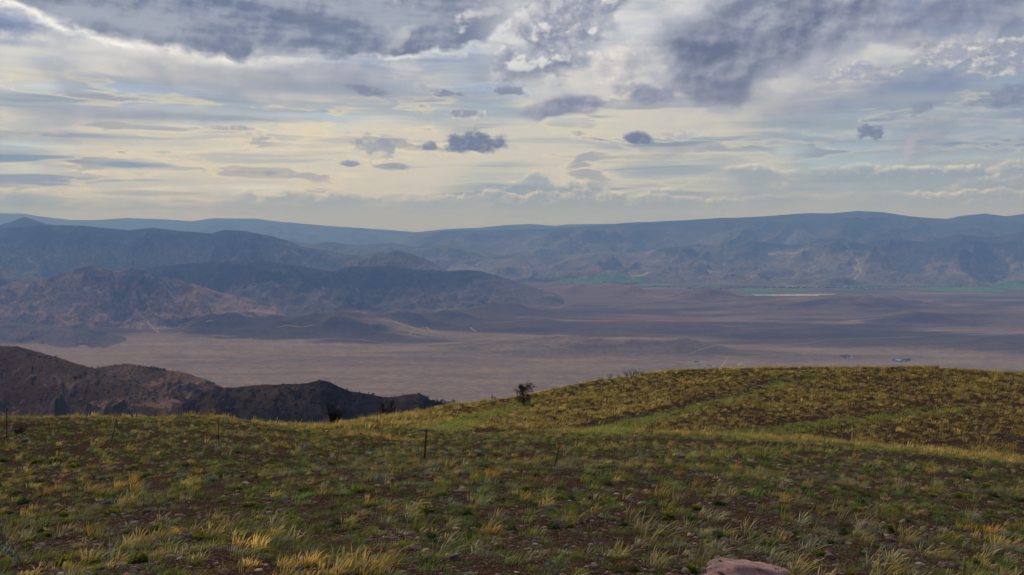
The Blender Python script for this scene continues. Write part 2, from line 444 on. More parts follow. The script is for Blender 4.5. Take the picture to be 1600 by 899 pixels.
# ------------------------------------------------------------------ valley floor
ZV = -900.0
def at_floor(px, py):
    d = ray(px, py); t = (ZV - CZ) / d[2]
    return d[0] * t, d[1] * t
def at_dist(px, py, D):
    d = ray(px, py); h = math.hypot(d[0], d[1])
    return d[0] / h * D, d[1] / h * D, CZ + d[2] / h * D
KNOLLS = []
def knoll(px, ytop, ybase, hw, depth=0.6, k=1.0):
    x, y = at_floor(px, ybase); D = math.hypot(x, y)
    h = (ybase - ytop) / F * D * k; w = hw / F * D
    KNOLLS.append((x, y + w * depth * 0.4, h, w, w * depth))
for a in ((1110, 453, 470, 55), (905, 446, 462, 75), (980, 450, 464, 60), (1290, 470, 484, 150), (1400, 476, 488, 110), (1430, 494, 503, 60), (1540, 489, 500, 100),
          (440, 499, 524, 150), (560, 506, 526, 100), (330, 506, 526, 70), (620, 489, 512, 60), (690, 488, 505, 70), (840, 532, 546, 130), (930, 540, 550, 110),
          (1230, 518, 525, 140), (1050, 508, 516, 110), (780, 476, 490, 70), (1560, 534, 545, 120), (1060, 535, 552, 90)):
    knoll(*a)
def HV(x, y):
    z = np.full(np.shape(x), ZV)
    r = np.hypot(x, y)
    for kx, ky, h, wx, wy in KNOLLS:
        q = ((x - kx) / wx) ** 2 + ((y - ky) / wy) ** 2
        rg = 0.75 + 0.5 * ridged(x / 420.0, y / 420.0, 3, 5)
        z = z + h * np.exp(-q * 1.3) * rg * 0.95
    a = smooth(4800, 8200, r) * smooth(11900, 10200, r)
    z = z + a * (26 * fbm(x / 1500.0, y / 1500.0, 5, 3) + 20 * (ridged(x / 2600.0 + 3, y / 1500.0, 4, 9) - 0.5))
    return z
def build_floor():
    th = np.concatenate([np.radians(np.linspace(-180, -36, 40)), np.radians(np.linspace(-35.5, 35.5, 480)), np.radians(np.linspace(36, 180, 40))])
    r = np.concatenate([[1.0, 800, 1600, 2600], np.geomspace(3600, 16000, 300), [18000, 22000, 30000, 40000]])
    R, T = np.meshgrid(r, th, indexing='ij')
    x = R * np.sin(T); y = R * np.cos(T)
    z = HV(x, y)
    o = mesh_obj('ground', np.stack([x, y, z], -1), quads=grid_faces(len(r), len(th))[:, ::-1], mat=M['valley'], smooth_=True)
    return tag(o, kind='structure')
ground = build_floor()

# ------------------------------------------------------------------ mountain ranges: a crest line with its own distance, spurs in front and behind
RANGES = []
def mountains(name, crest, dist, Wf, Wb, base, mat, amp, sc, seed, nth=420, nf=70, nb=18, pw=1.2, crest_n=0.0, kind='structure', spur=1.0):
    cr = np.array([azel(*p) for p in crest]); az = np.radians(cr[:, 0]); te = np.tan(np.radians(cr[:, 1]))
    dz = np.array([(math.radians(azel(px, 400)[0]), D) for px, D in dist])
    th = np.linspace(az[0], az[-1], nth)
    rc = np.interp(th, dz[:, 0], dz[:, 1]) / np.cos(th)      # dist is depth straight ahead
    zc = CZ + np.interp(th, az, te) * rc
    rcx, rcy = rc * np.sin(th), rc * np.cos(th)
    zc = zc + crest_n * fbm(rcx / (sc * 0.35), rcy / (sc * 0.35), 4, seed + 50)
    t = np.concatenate([-np.linspace(1, 0, nf) ** 1.15, np.linspace(0, 1, nb + 1)[1:]])
    T, TH = np.meshgrid(t, th, indexing='ij')
    rcg = np.broadcast_to(rc, T.shape); zcg = np.broadcast_to(zc, T.shape)
    R = rcg + np.where(T < 0, T * Wf, T * Wb)
    x = R * np.sin(TH); y = R * np.cos(TH)
    p = (1 - np.abs(T)) ** pw
    wx = fbm(x / sc, y / sc, 3, seed + 31) * 0.45
    # spurs run down-slope: stretch the noise along the fall line (towards the camera)
    sx = TH * rcg
    sp = ridged(sx / sc + wx + 3.3, R / (sc * 2.8) + wx, 4, seed)
    rg = ridged(x / (sc * 0.42) + wx, y / (sc * 0.55), 4, seed + 9)
    p = p * smooth(0.0, 0.06, (th - th[0]) / (th[-1] - th[0])) * smooth(0.0, 0.06, (th[-1] - th) / (th[-1] - th[0]))
    env = np.clip(4 * p * (1 - p), 0, 1) * np.clip((zcg - base) / 500.0, 0.05, 1.3)
    z = base + (zcg - base) * p + amp * env * (spur * (sp - 0.55) * 1.5 + (rg - 0.5) * 0.5)
    lim = zcg * R / rcg + 0.0 * R            # nothing in front rises over the crest line as seen from far away
    z = np.minimum(z, CZ + (zcg - CZ) * (R / rcg) - 0.002 * np.abs(rcg - R))
    o = mesh_obj(name, np.stack([x, y, z], -1), quads=grid_faces(len(t), nth), mat=mat, smooth_=True)
    tag(o, kind=kind)
    RANGES.append(o)
    return o
mountains('mountains', [(-160, 340), (0, 333), (40, 334), (60, 338), (110, 344), (150, 344), (200, 341), (260, 343), (300, 346), (335, 341), (400, 342), (440, 347), (500, 352),
          (570, 357), (640, 362), (700, 368), (760, 376), (820, 390)], [(0, 33000), (800, 30000)], 9000, 4000, -950, M['farrange'], 300, 3000, 1, crest_n=18)
mountains('mountains', [(560, 392), (600, 372), (640, 364), (700, 358), (750, 356), (790, 352), (830, 350), (850, 352), (870, 353), (885, 351), (960, 350), (1000, 348), (1060, 348), (1120, 345),
          (1180, 342), (1250, 340), (1400, 342), (1700, 344)], [(600, 30000), (1600, 27000)], 7000, 4000, -950, M['farrange'], 160, 2600, 2)
mountains('mountains', [(500, 410), (540, 392), (600, 380), (650, 366), (690, 361), (800, 359), (870, 358), (950, 351), (1000, 347), (1060, 345), (1120, 341), (1180, 339), (1250, 334), (1300, 333), (1340, 329),
          (1380, 332), (1420, 338), (1480, 342), (1500, 338), (1540, 334), (1570, 338), (1600, 335), (1680, 332), (1800, 340)],
          [(500, 24000), (900, 22500), (1600, 21000)], 9000, 5000, -930, M['rightrange'], 330, 3000, 3, nth=700, nf=120, pw=1.75, crest_n=22)
mountains('mountains', [(640, 425), (690, 412), (740, 404), (800, 398), (860, 401), (920, 396), (980, 392), (1040, 388), (1090, 381), (1130, 386), (1180, 378), (1240, 383), (1300, 374), (1350, 380), (1400, 372), (1450, 378),
          (1500, 366), (1545, 372), (1600, 362), (1700, 372), (1800, 366)], [(640, 17500), (1200, 17500), (1800, 16000)], 4700, 3000, -930, M['foothill'], 300, 1700, 21, nth=620, nf=90, pw=1.25, crest_n=40)
mountains('mountains', [(-200, 352), (-60, 360), (0, 352), (38, 339), (75, 351), (115, 358), (160, 372), (240, 392), (300, 410)], [(-100, 17500), (300, 17000)], 4000, 3000, -930, M['leftmtn'], 260, 1500, 4, crest_n=14)
mountains('mountains', [(-200, 372), (-80, 362), (0, 358), (60, 352), (115, 352), (160, 356), (200, 360), (240, 356), (270, 360), (330, 365), (350, 360), (380, 361), (420, 368), (450, 376),
          (475, 387), (500, 390), (530, 395), (570, 402), (620, 414), (680, 424)], [(-100, 14500), (700, 13500)], 3600, 2500, -930, M['leftmtn'], 380, 1300, 5, crest_n=14, nth=520, nf=90)
mountains('mountains', [(380, 366), (430, 374), (480, 381), (520, 378), (560, 384), (610, 380), (650, 386), (700, 383), (750, 392), (800, 404), (850, 420)], [(380, 19000), (850, 18000)], 3500, 2500, -930, M['leftmtn'], 220, 1500, 24, nth=300, crest_n=20)
mountains('hill', [(520, 422), (545, 408), (575, 398), (590, 393), (605, 396), (620, 392), (645, 397), (670, 407), (690, 418), (710, 430)], [(520, 12200), (710, 12200)], 1500, 1500, -930, M['domehill'], 180, 700, 6, crest_n=8, nth=200)
mountains('hill', [(150, 450), (200, 432), (230, 419), (290, 412), (350, 408), (410, 408), (440, 412), (480, 418), (520, 424), (545, 417), (600, 416), (640, 420), (690, 424), (730, 422), (750, 424), (775, 430), (800, 438), (825, 446), (850, 454), (900, 467)], [(150, 10800), (900, 11000)], 2300, 1500, -930, M['darkridge'], 250, 800, 7, crest_n=8, nth=460, nf=80)
mountains('hill', [(-200, 424), (-60, 426), (0, 419), (20, 421), (50, 431), (80, 440), (130, 452)], [(-100, 10400), (130, 10400)], 1500, 1200, -930, M['leftmtn'], 90, 700, 8, nth=200)
mountains('hill', [(-200, 440), (-60, 440), (0, 436), (50, 438), (90, 430), (120, 420), (142, 415), (162, 420), (180, 425), (205, 419), (225, 423), (250, 432), (300, 442), (340, 456), (400, 470), (460, 480)],
          [(-100, 9200), (460, 9000)], 1700, 1300, -930, M['midhill'], 260, 620, 9, crest_n=8, nth=420, nf=80)
mountains('hill', [(-200, 506), (0, 506), (60, 507), (120, 514), (170, 521), (190, 526), (205, 531), (225, 540)], [(-100, 7400), (225, 6900)], 800, 700, -915, M['lowhill'], 190, 420, 10, crest_n=5, nth=300)

# ------------------------------------------------------------------ the slope we stand on
_cols = [  # px, distance of the crest, its height in the photograph
    (-500, 62, 655), (0, 64, 653), (100, 64, 651), (200, 66, 652), (300, 66, 651), (350, 67, 653), (400, 70, 660), (450, 74, 665), (500, 82, 667), (540, 92, 663),
    (580, 97, 655), (640, 105, 645), (700, 113, 634), (760, 120, 627), (810, 125, 621), (870, 132, 608), (930, 137, 597), (1000, 142, 586), (1060, 145, 579),
    (1150, 147, 576), (1240, 150, 575), (1340, 153, 574), (1450, 154, 575), (1520, 154, 579), (1600, 154, 582), (2100, 150, 590)]
_ct = np.array([math.radians(azel(px, y)[0]) for px, r, y in _cols])
_cr = np.array([r for px, r, y in _cols], float)
_cs = np.array([-math.tan(math.radians(azel(px, y)[1])) for px, r, y in _cols]) - 1.7 / _cr
def ridge_base(x, y):
    r = np.hypot(x, y) + 1e-6; th = np.arctan2(x, y)
    rc = np.interp(th, _ct, _cr); sc = np.interp(th, _ct, _cs)
    s0 = 0.206
    w = smooth(math.radians(-11), math.radians(1), th)          # the far rise lies to the right, beyond a shallow draw
    rm = rc * (0.35 + 0.27 * w)
    sp = s0 * (1 - w) + 0.2125 * w
    q = np.minimum(r, rc)
    za = -q * (s0 + (sp - s0) * smooth(0.25, 1.0, np.minimum(q / rm, 1.0)))
    t = np.clip((q - rm) / (rc - rm), 0, 1)
    zb = -rm * sp + (-rc * sc + rm * sp) * (t + 0.10 * w * np.sin(t * math.pi))
    near = np.where(q < rm, za, zb)
    dr = np.maximum(r - rc, 0)
    drop = np.where(dr < 130, (sc + 0.035) * dr + 0.0014 * dr * dr, (sc + 0.035) * 130 + 0.0014 * 130 * 130 + 0.58 * (dr - 130))
    return near - drop
def ridge_z(x, y):
    z = ridge_base(x, y)
    r = np.hypot(x, y)
    a = smooth(2.0, 8.0, r)
    z = z + a * 0.16 * fbm(x / 5.0, y / 5.0, 3, 77) + a * 0.05 * fbm(x / 0.9, y / 0.9, 3, 78) + smooth(30, 70, r) * 0.35 * fbm(x / 14.0, y / 14.0, 3, 79)
    return np.maximum(z, -955.0)
def ridge_hit(px, py, rmax=260.0):
    d = ray(px, py); h = math.hypot(d[0], d[1])
    r = np.geomspace(2.0, rmax, 4000)
    x, y = d[0] / h * r, d[1] / h * r
    below = CZ + d[2] / h * r < ridge_z(x, y)
    i = int(np.argmax(below)) if below.any() else int(np.argmin(np.abs(r - np.interp(math.atan2(d[0], d[1]), _ct, _cr))))
    return Vector((x[i], y[i], float(ridge_z(x[i:i + 1], y[i:i + 1])[0])))
def zat(x, y): return float(ridge_z(np.array([x]), np.array([y]))[0])

# bands on the slope: old cuts with a green seep, a golden lip and bare dark soil
def band(pts, w): return [ridge_hit(*p).xy for p in pts], w
GREEN = [band([(690, 674), (715, 664), (745, 652), (790, 640), (818, 632)], 1.7),
         band([(930, 679), (965, 668), (1010, 655), (1060, 643), (1110, 630), (1180, 608), (1240, 594), (1270, 588)], 2.0),
         band([(1140, 681), (1180, 676), (1260, 666), (1330, 657), (1420, 646), (1500, 640)], 1.7),
         band([(1050, 718), (1120, 714), (1200, 711), (1300, 708), (1400, 704), (1480, 700)], 0.35),
         ]
GOLD = [band([(1190, 660), (1260, 652), (1330, 646), (1400, 640), (1470, 634), (1540, 628)], 1.3),
        band([(1320, 693), (1400, 690), (1480, 686), (1600, 679)], 0.8),
        band([(540, 679), (600, 684), (660, 689)], 0.8),
        band([(1050, 640), (1110, 622), (1160, 610)], 1.6), band([(640, 660), (720, 645), (800, 626)], 1.4)]
BARE = [band([(1330, 699), (1420, 696), (1500, 692), (1620, 685)], 0.9),
        band([(1190, 666), (1260, 658), (1360, 648), (1480, 638)], 0.7),
        band([(690, 676), (760, 674), (840, 672), (910, 668), (960, 657), (1000, 648)], 1.6),
        band([(560, 690), (640, 694), (690, 694)], 1.0),
        band([(1000, 650), (1080, 630), (1140, 618), (1200, 598), (1260, 590)], 1.6)]
def band_mask(x, y, bands):
    m = np.zeros(np.shape(x))
    wob = 0.6 * fbm(x / 2.2, y / 2.2, 2, 90)
    for pts, w in bands:
        best = np.full(np.shape(x), 1e9)
        for a, b in zip(pts[:-1], pts[1:]):
            dx, dy = b.x - a.x, b.y - a.y; L = dx * dx + dy * dy + 1e-9
            t = np.clip(((x - a.x) * dx + (y - a.y) * dy) / L, 0, 1)
            best = np.minimum(best, np.hypot(x - a.x - t * dx, y - a.y - t * dy))
        m = np.maximum(m, smooth(w * 1.25, w * 0.6, best + wob * w * 0.6))
    return m
def soil_mat():
    P = pos()
    n1 = noise(P, 0.35, 5.0, 0.6); n2 = noise(P, 6.0, 6.0, 0.65); n3 = noise(P, 38.0, 4.0, 0.6)
    vo = new('ShaderNodeTexVoronoi', feature='F1'); S.put(vo.inputs['Vector'], P); vo.inputs['Scale'].default_value = 26.0
    vd = S(vo.outputs['Distance']); vc = S(vo.outputs['Color'])
    col = mix(sstep(n1, 0.35, 0.65), (0.019, 0.010, 0.006), (0.038, 0.021, 0.013))
    col = mix(sstep(n2, 0.35, 0.7) * 0.7, col, (0.066, 0.040, 0.029))
    r, g, b = sep(vc)
    st = sstep(r, 0.62, 0.70) * sstep(vd, 0.55, 0.40)
    col = mix(st * 0.75, col, mix(g, (0.14, 0.085, 0.070), (0.20, 0.165, 0.150)))
    col = mix(sstep(n3, 0.3, 0.7), vmath('SCALE', col, 0.7), vmath('SCALE', col, 1.25))
    return bsdf(col, 1.0, 0.0, n2 * 0.6 + n3 * 0.3 + st * 0.35, 1.0, 0.08)
M['soil'] = material('stony_soil', soil_mat)
def build_ridge():
    th = np.concatenate([np.radians(np.linspace(-180, -40, 36)), np.radians(np.linspace(-39, 39, 470)), np.radians(np.linspace(40, 180, 36))])
    r = np.concatenate([[0.02, 1.0, 2.0], np.geomspace(2.6, 230, 300), np.geomspace(240, 1900, 60)])
    R, T = np.meshgrid(r, th, indexing='ij')
    x, y = R * np.sin(T), R * np.cos(T)
    o = mesh_obj('hillside', np.stack([x, y, ridge_z(x, y)], -1), quads=grid_faces(len(r), len(th))[:, ::-1], mat=M['soil'], smooth_=True)
    tag(o, kind='structure')
    return o
hillside = build_ridge()

# ------------------------------------------------------------------ the nearer hills below us on the left
def near_hill_mat(grass, soil, dark, seed, gap):
    def b():
        P = pos()
        n0 = noise(vmath('ADD', P, (seed * 100, 0, 0)), 0.0035, 5.0, 0.6)
        n1 = noise(P, 0.02, 6.0, 0.65); n2 = noise(P, 0.12, 5.0, 0.65); n3 = noise(P, 0.5, 3.0, 0.6)
        col = mix(sstep(n0 * 0.6 + n1 * 0.4, 0.42, 0.58), soil, grass)
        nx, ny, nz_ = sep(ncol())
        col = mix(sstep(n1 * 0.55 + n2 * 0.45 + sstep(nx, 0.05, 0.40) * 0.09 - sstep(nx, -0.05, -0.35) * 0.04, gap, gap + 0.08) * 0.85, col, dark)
        col = mix(sstep(n2 * 0.6 + n3 * 0.4, 0.36, 0.64), vmath('SCALE', col, 0.6), vmath('SCALE', col, 1.35))
        return bsdf(col, 1.0, 0.0)
    return b
M['near1'] = material('near_hill_brush', near_hill_mat((0.185, 0.112, 0.070), (0.140, 0.082, 0.060), (0.022, 0.025, 0.021), 3, 0.525))
M['near2'] = material('near_hill_burnt', near_hill_mat((0.105, 0.070, 0.046), (0.026, 0.021, 0.020), (0.012, 0.012, 0.013), 8, 0.43))
H1 = mountains('hill', [(-260, 528), (-80, 530), (0, 538), (30, 543), (70, 555), (110, 566), (150, 576), (190, 590), (230, 606), (280, 626), (330, 650), (380, 690)], [(-260, 1500), (380, 1250)],
               700, 500, -420, M['near1'], 230, 230, 14, nth=560, nf=150, pw=1.1, crest_n=7.0)
H2 = mountains('hill', [(60, 600), (110, 582), (150, 575), (175, 571), (200, 568), (225, 571), (245, 575), (290, 582), (320, 592), (350, 606), (390, 626), (440, 650), (500, 690)], [(60, 1750), (500, 1650)],
               700, 500, -480, M['near1'], 190, 200, 15, nth=440, nf=140, pw=1.1, crest_n=5.0)
H3 = mountains('hill', [(230, 670), (270, 640), (300, 622), (330, 611), (350, 606), (400, 602), (450, 600), (480, 599), (500, 594), (515, 597), (525, 603), (550, 612), (575, 616), (600, 621), (622, 619), (640, 616), (655, 615), (665, 619),
               (672, 625), (690, 630), (720, 636), (760, 660)], [(230, 1080), (760, 900)],
               480, 300, -330, M['near2'], 125, 140, 16, nth=520, nf=140, pw=1.15, crest_n=2.2)

# ------------------------------------------------------------------ plants of the slope
def leaf_mat(trans=0.35):
    def b():
        a = attr()
        d = new('ShaderNodeBsdfDiffuse'); S.put(d.inputs[0], a)
        t = new('ShaderNodeBsdfTranslucent'); S.put(t.inputs[0], a)
        m = new('ShaderNodeMixShader'); m.inputs[0].default_value = trans
        S.tree.links.new(d.outputs[0], m.inputs[1]); S.tree.links.new(t.outputs[0], m.inputs[2])
        return m.outputs[0]
    return b
M['leaf'] = material('leaf', leaf_mat(0.35))
M['twig'] = material('twig', lambda: bsdf(attr(), 0.95, 0.05))

def blades(root, h, w, lean, bend, K, base, tip, head=False):
    """ribbons that rise from root and bow over towards lean"""
    N = len(root)
    t = np.linspace(0, 1, K + 1)
    dirv = np.stack([np.cos(lean), np.sin(lean), np.zeros(N)], -1)
    up = np.array([0, 0, 1.0])
    c = root[:, None, :] + up * (h[:, None] * (t - 0.38 * bend[:, None] * t * t))[..., None] + dirv[:, None, :] * (h[:, None] * bend[:, None] * t * t)[..., None]
    ph = np.arctan2(root[:, 0], root[:, 1]) * -1 + rng.normal(0, 0.7, N)
    side = np.stack([np.cos(ph), np.sin(ph), np.zeros(N)], -1)
    prof = np.maximum(1 - t, 0.0) ** 0.6
    if head and K >= 3: prof = np.array([0.45, 0.4, 1.25, 0.0]) if K == 3 else np.array([0.4, 0.35, 0.35, 1.5, 0.0])
    wd = (w[:, None] * prof[None, :] * 0.5)[..., None] * side[:, None, :]
    V = np.concatenate([(c - wd)[:, :K], (c + wd)[:, :K], c[:, K:]], 1)         # 2K+1 verts
    f = []
    for k in range(K - 1):
        f += [(k, K + k, K + k + 1), (k, K + k + 1, k + 1)]
    f.append((K - 1, 2 * K - 1, 2 * K))
    f = np.array(f)
    n = 2 * K + 1
    T = (np.arange(N)[:, None, None] * n + f[None]).reshape(-1, 3)
    tt = np.concatenate([t[:K], t[:K], t[K:]])
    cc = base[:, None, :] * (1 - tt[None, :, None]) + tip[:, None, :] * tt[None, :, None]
    return V.reshape(-1, 3), T, cc.reshape(-1, 3)
class Acc:
    def __init__(s): s.v, s.t, s.c, s.n = [], [], [], 0
    def add(s, v, t, c):
        s.v.append(v); s.t.append(t + s.n); s.c.append(c); s.n += len(v)
    def build(s, name, mat, parent=None, kind=None):
        if not s.n: return None
        o = mesh_obj(name, np.concatenate(s.v), tris=np.concatenate(s.t), mat=mat, cols=np.concatenate(s.c), parent=parent)
        if kind: o['kind'] = kind
        return o
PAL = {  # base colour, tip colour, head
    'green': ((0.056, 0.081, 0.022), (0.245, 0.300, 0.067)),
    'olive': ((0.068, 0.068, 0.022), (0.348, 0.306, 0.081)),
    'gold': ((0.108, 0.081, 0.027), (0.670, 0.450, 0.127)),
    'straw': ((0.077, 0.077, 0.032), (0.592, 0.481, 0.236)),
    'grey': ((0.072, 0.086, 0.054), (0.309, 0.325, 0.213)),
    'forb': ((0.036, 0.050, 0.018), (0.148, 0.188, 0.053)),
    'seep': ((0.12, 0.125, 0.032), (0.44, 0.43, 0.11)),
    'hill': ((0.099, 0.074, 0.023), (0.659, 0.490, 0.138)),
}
def grass_zone(r0, r1, dens, nb, K, wscale, kinds, seeps=False):
    A = 0.5 * (r1 ** 2 - r0 ** 2) * (2 * math.radians(35.5))
    N = int(A * dens)
    th = rng.uniform(-math.radians(35.5), math.radians(35.5), N)
    r = np.sqrt(rng.uniform(r0 ** 2, r1 ** 2, N))
    rc = np.interp(th, _ct, _cr)
    ok = r < rc + 7
    th, r, rc = th[ok], r[ok], rc[ok]
    x, y = r * np.sin(th), r * np.cos(th)
    g = band_mask(x, y, GREEN); go = band_mask(x, y, GOLD); ba = band_mask(x, y, BARE)
    cov = fbm(x / 2.6, y / 2.6, 3, 40) + 0.5 * fbm(x / 0.7, y / 0.7, 2, 41)
    far = smooth(52, 80, r)
    keep = smooth(-0.50, 0.26, cov) * (1 - 0.35 * far) + 0.30 * far
    stony = smooth(11.5, 8.5, r) * smooth(0.05, 0.25, th) * 0.55            # rubble at the lower right
    keep = np.clip(keep * (1 - stony) + g * 0.6 + go * 0.4, 0, 1) * (1 - 0.93 * ba)
    keep = keep * (1 - 0.75 * smooth(0.0, 0.12, th) * smooth(40, 46, r) * smooth(64, 58, r))
    gp = smooth(1.0, 0.55, np.hypot((x - GP.x) / 1.15, (y - GP.y) / 0.75) + 0.35 * fbm(x / 0.5, y / 0.5, 2, 43))             # golden stand at the bottom edge
    keep = np.maximum(keep, gp)
    if not seeps: keep = keep * (1 - far) + far * (0.62 + 0.5 * fbm(x / 7.0, y / 7.0, 3, 44)) * (1 - 0.9 * ba)
    if seeps: keep = np.maximum(g, 0.0) * (1 - 0.6 * ba) * smooth(-0.5, 0.1, cov)
    ok = rng.uniform(0, 1, len(x)) < keep
    x, y, r, th, g, go, far, gp = (a[ok] for a in (x, y, r, th, g, go, far, gp))
    N = len(x)
    n1 = fbm(x / 5.5, y / 5.5, 3, 50); n2 = fbm(x / 9.0, y / 9.0, 3, 51); u = rng.uniform(0, 1, N)
    rightw = smooth(-0.05, 0.30, th)
    sc = {}
    sc['forb'] = 0.36 + 0.5 * n1 - 0.3 * n2 - 1.2 * far - 3.0 * gp
    sc['green'] = 0.24 + 0.9 * n1 + 0.8 * g - 0.20 * far
    sc['seep'] = 2.4 * g - 0.6 + (6.0 if seeps else 0.0)
    sc['olive'] = 0.28 - 0.3 * n1 + 0.10 * far
    sc['gold'] = 0.03 + 0.65 * n2 + 2.6 * go + 4.0 * gp + 0.05 * far
    sc['gold'] = sc['gold'] - 0.22 * smooth(14.0, 9.0, r) * smooth(0.05, -0.1, th) * (1 - gp)
    sc['straw'] = 0.06 + 0.24 * rightw - 0.4 * n2 - 0.3 * far
    sc['grey'] = 0.16 - 0.6 * n1 - 0.25 * far
    sc['hill'] = -1.0 + 1.75 * far + 0.5 * fbm(x / 20.0, y / 20.0, 2, 52)
    names = list(sc)
    G = np.stack([sc[k] for k in names], -1) + rng.gumbel(0, 0.17, (N, len(names)))
    pick = G.argmax(-1)
    for i, k in enumerate(names):
        q = np.where(pick == i)[0]
        if not len(q): continue
        m = len(q)
        hh = {'green': 0.115, 'olive': 0.125, 'gold': 0.17, 'straw': 0.175, 'grey': 0.10, 'forb': 0.062, 'hill': 0.30, 'seep': 0.22}[k] * (1 if r1 < 40 else 1.15)
        size = np.exp(rng.normal(0, 0.42, m))
        size = np.where(gp[q] > 0.5, size * 0.95, size)
        h = hh * size * (1 - 0.22 * smooth(15.0, 10.0, r[q]))
        n = nb if k != 'straw' else max(4, int(nb * 0.8))
        rad = (0.040 + 0.050 * size) * (1.0 + 1.7 * far[q])
        if k == 'straw': rad = rad * 0.8
        ang = rng.uniform(0, 2 * math.pi, (m, n)); rr = np.sqrt(rng.uniform(0, 1, (m, n))) * rad[:, None]
        ox, oy = rr * np.cos(ang), rr * np.sin(ang)
        bx, by = x[q][:, None] + ox, y[q][:, None] + oy
        bz = ridge_z(bx.ravel(), by.ravel()) - 0.02
        root = np.stack([bx.ravel(), by.ravel(), bz], -1)
        # wind from the left: everything bows to the right, outer blades splay
        lx = ox / rad[:, None] * 0.75 + 0.85 + rng.normal(0, 0.25, (m, n)); ly = oy / rad[:, None] * 0.75 + rng.normal(0, 0.35, (m, n))
        lean = np.arctan2(ly, lx).ravel()
        bend = np.clip(np.hypot(lx, ly) * {'straw': 0.62, 'gold': 0.55, 'hill': 0.45, 'forb': 0.8}.get(k, 0.48) * rng.uniform(0.6, 1.3, (m, n)), 0.05, 1.25).ravel()
        hb = (h[:, None] * rng.uniform(0.55, 1.15, (m, n))).ravel()
        wb = np.full(m * n, {'straw': 0.0055, 'grey': 0.006, 'forb': 0.015}.get(k, 0.0065) * wscale) * rng.uniform(0.7, 1.3, m * n)
        b0, t0 = (np.array(a) for a in PAL[k])
        v1 = np.exp(rng.normal(0, 0.40 if k == 'hill' else 0.26, m))[:, None, None] * np.exp(rng.normal(0, 0.14, (m, n)))[..., None]
        hue = rng.normal(0, 0.10, m)[:, None, None] * np.array([1.0, 0.1, -0.6])
        bc = (b0 * v1 * (1 + hue)).reshape(-1, 3); tcol = (t0 * v1 * (1 + hue)).reshape(-1, 3)
        if k in ('straw', 'gold') and K >= 3:      # only the taller stems carry a head
            hd = rng.uniform(0, 1, m * n) < 0.55
            for sel, head in ((hd, True), (~hd, False)):
                gcol = tcol[sel] if head else tcol[sel] * np.array([0.55, 0.66, 0.55])
                kinds[k].add(*blades(root[sel], hb[sel] * (1.15 if head else 0.7), wb[sel] * (1.2 if head else 1.0), lean[sel], bend[sel], K, bc[sel], gcol, head))
        else:
            kinds[k].add(*blades(root, hb, wb, lean, bend, K, bc, tcol))
GP = ridge_hit(470, 893)
KINDS_ = {k: Acc() for k in PAL}
grass_zone(7.6, 15.0, 22.0, 36, 3, 1.15, KINDS_)
grass_zone(15.0, 30.0, 13.0, 26, 2, 2.0, KINDS_)
grass_zone(30.0, 62.0, 8.0, 15, 2, 3.6, KINDS_)
grass_zone(62.0, 165.0, 4.8, 11, 1, 8.0, KINDS_)
grass_zone(40.0, 165.0, 7.0, 9, 1, 8.0, KINDS_, True)
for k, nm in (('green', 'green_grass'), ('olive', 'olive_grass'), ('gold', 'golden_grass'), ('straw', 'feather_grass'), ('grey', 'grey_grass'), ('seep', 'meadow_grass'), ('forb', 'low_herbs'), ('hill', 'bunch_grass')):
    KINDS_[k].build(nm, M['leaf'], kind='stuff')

# dead stems and litter lying between the tufts
def litter():
    a = Acc()
    for N, r0, r1, h, w in ((34000, 7.6, 16, 0.075, 0.007), (34000, 16, 34, 0.11, 0.012), (26000, 34, 66, 0.16, 0.025)):
        th = rng.uniform(-0.62, 0.62, N); r = np.sqrt(rng.uniform(r0 ** 2, r1 ** 2, N)); x, y = r * np.sin(th), r * np.cos(th)
        ok = (rng.uniform(0, 1, N) < smooth(-0.5, 0.3, fbm(x / 1.4, y / 1.4, 3, 46)) + 0.2) & (r < np.interp(th, _ct, _cr)); x, y = x[ok], y[ok]; n = len(x)
        root = np.stack([x, y, ridge_z(x, y) - 0.01], -1)
        pal = np.array([(0.30, 0.24, 0.12), (0.17, 0.13, 0.075), (0.13, 0.15, 0.05), (0.20, 0.20, 0.07), (0.10, 0.075, 0.05)])
        c_ = pal[rng.integers(0, 5, n)] * np.exp(rng.normal(0, 0.3, n))[:, None] * 0.75
        a.add(*blades(root, h * rng.uniform(0.4, 1.2, n), np.full(n, w), rng.normal(0.2, 1.3, n), rng.uniform(0.7, 1.7, n), 2, c_ * 0.6, c_))
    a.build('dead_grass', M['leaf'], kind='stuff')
litter()

# ------------------------------------------------------------------ gravel and rocks
def rock_mat():
    P = S(new('ShaderNodeTexCoord').outputs['Object']); rnd = objrand()
    n1 = noise(P, 5.0, 6.0, 0.65); n2 = noise(P, 28.0, 5.0, 0.65); n3 = noise(P, 90.0, 3.0, 0.6)
    b0 = ramp(rnd, [(0.0, (0.17, 0.085, 0.068)), (0.35, (0.20, 0.115, 0.095)), (0.6, (0.15, 0.125, 0.120)), (0.8, (0.26, 0.195, 0.165)), (1.0, (0.11, 0.070, 0.062))])
    col = mix(sstep(n1, 0.35, 0.65), vmath('SCALE', b0, 0.70), vmath('SCALE', b0, 1.25))
    lich = sstep(n2, 0.58, 0.66)
    col = mix(lich * 0.45, col, (0.20, 0.19, 0.165))
    return bsdf(col, 0.95, 0.1, n1 * 0.5 + n2 * 0.4 + n3 * 0.15, 0.9, 0.03)
M['rock'] = material('rock', rock_mat)
M['gravel'] = material('gravel', lambda: bsdf(attr(), 0.95, 0.1, noise(pos(), 60.0, 4.0, 0.6), 0.6, 0.01))
def ico(sub):
    bm = bmesh.new(); bmesh.ops.create_icosphere(bm, subdivisions=sub, radius=1.0)
    v = np.array([p.co[:] for p in bm.verts]); f = np.array([[q.index for q in p.verts] for p in bm.faces]); bm.free()
    return v, f
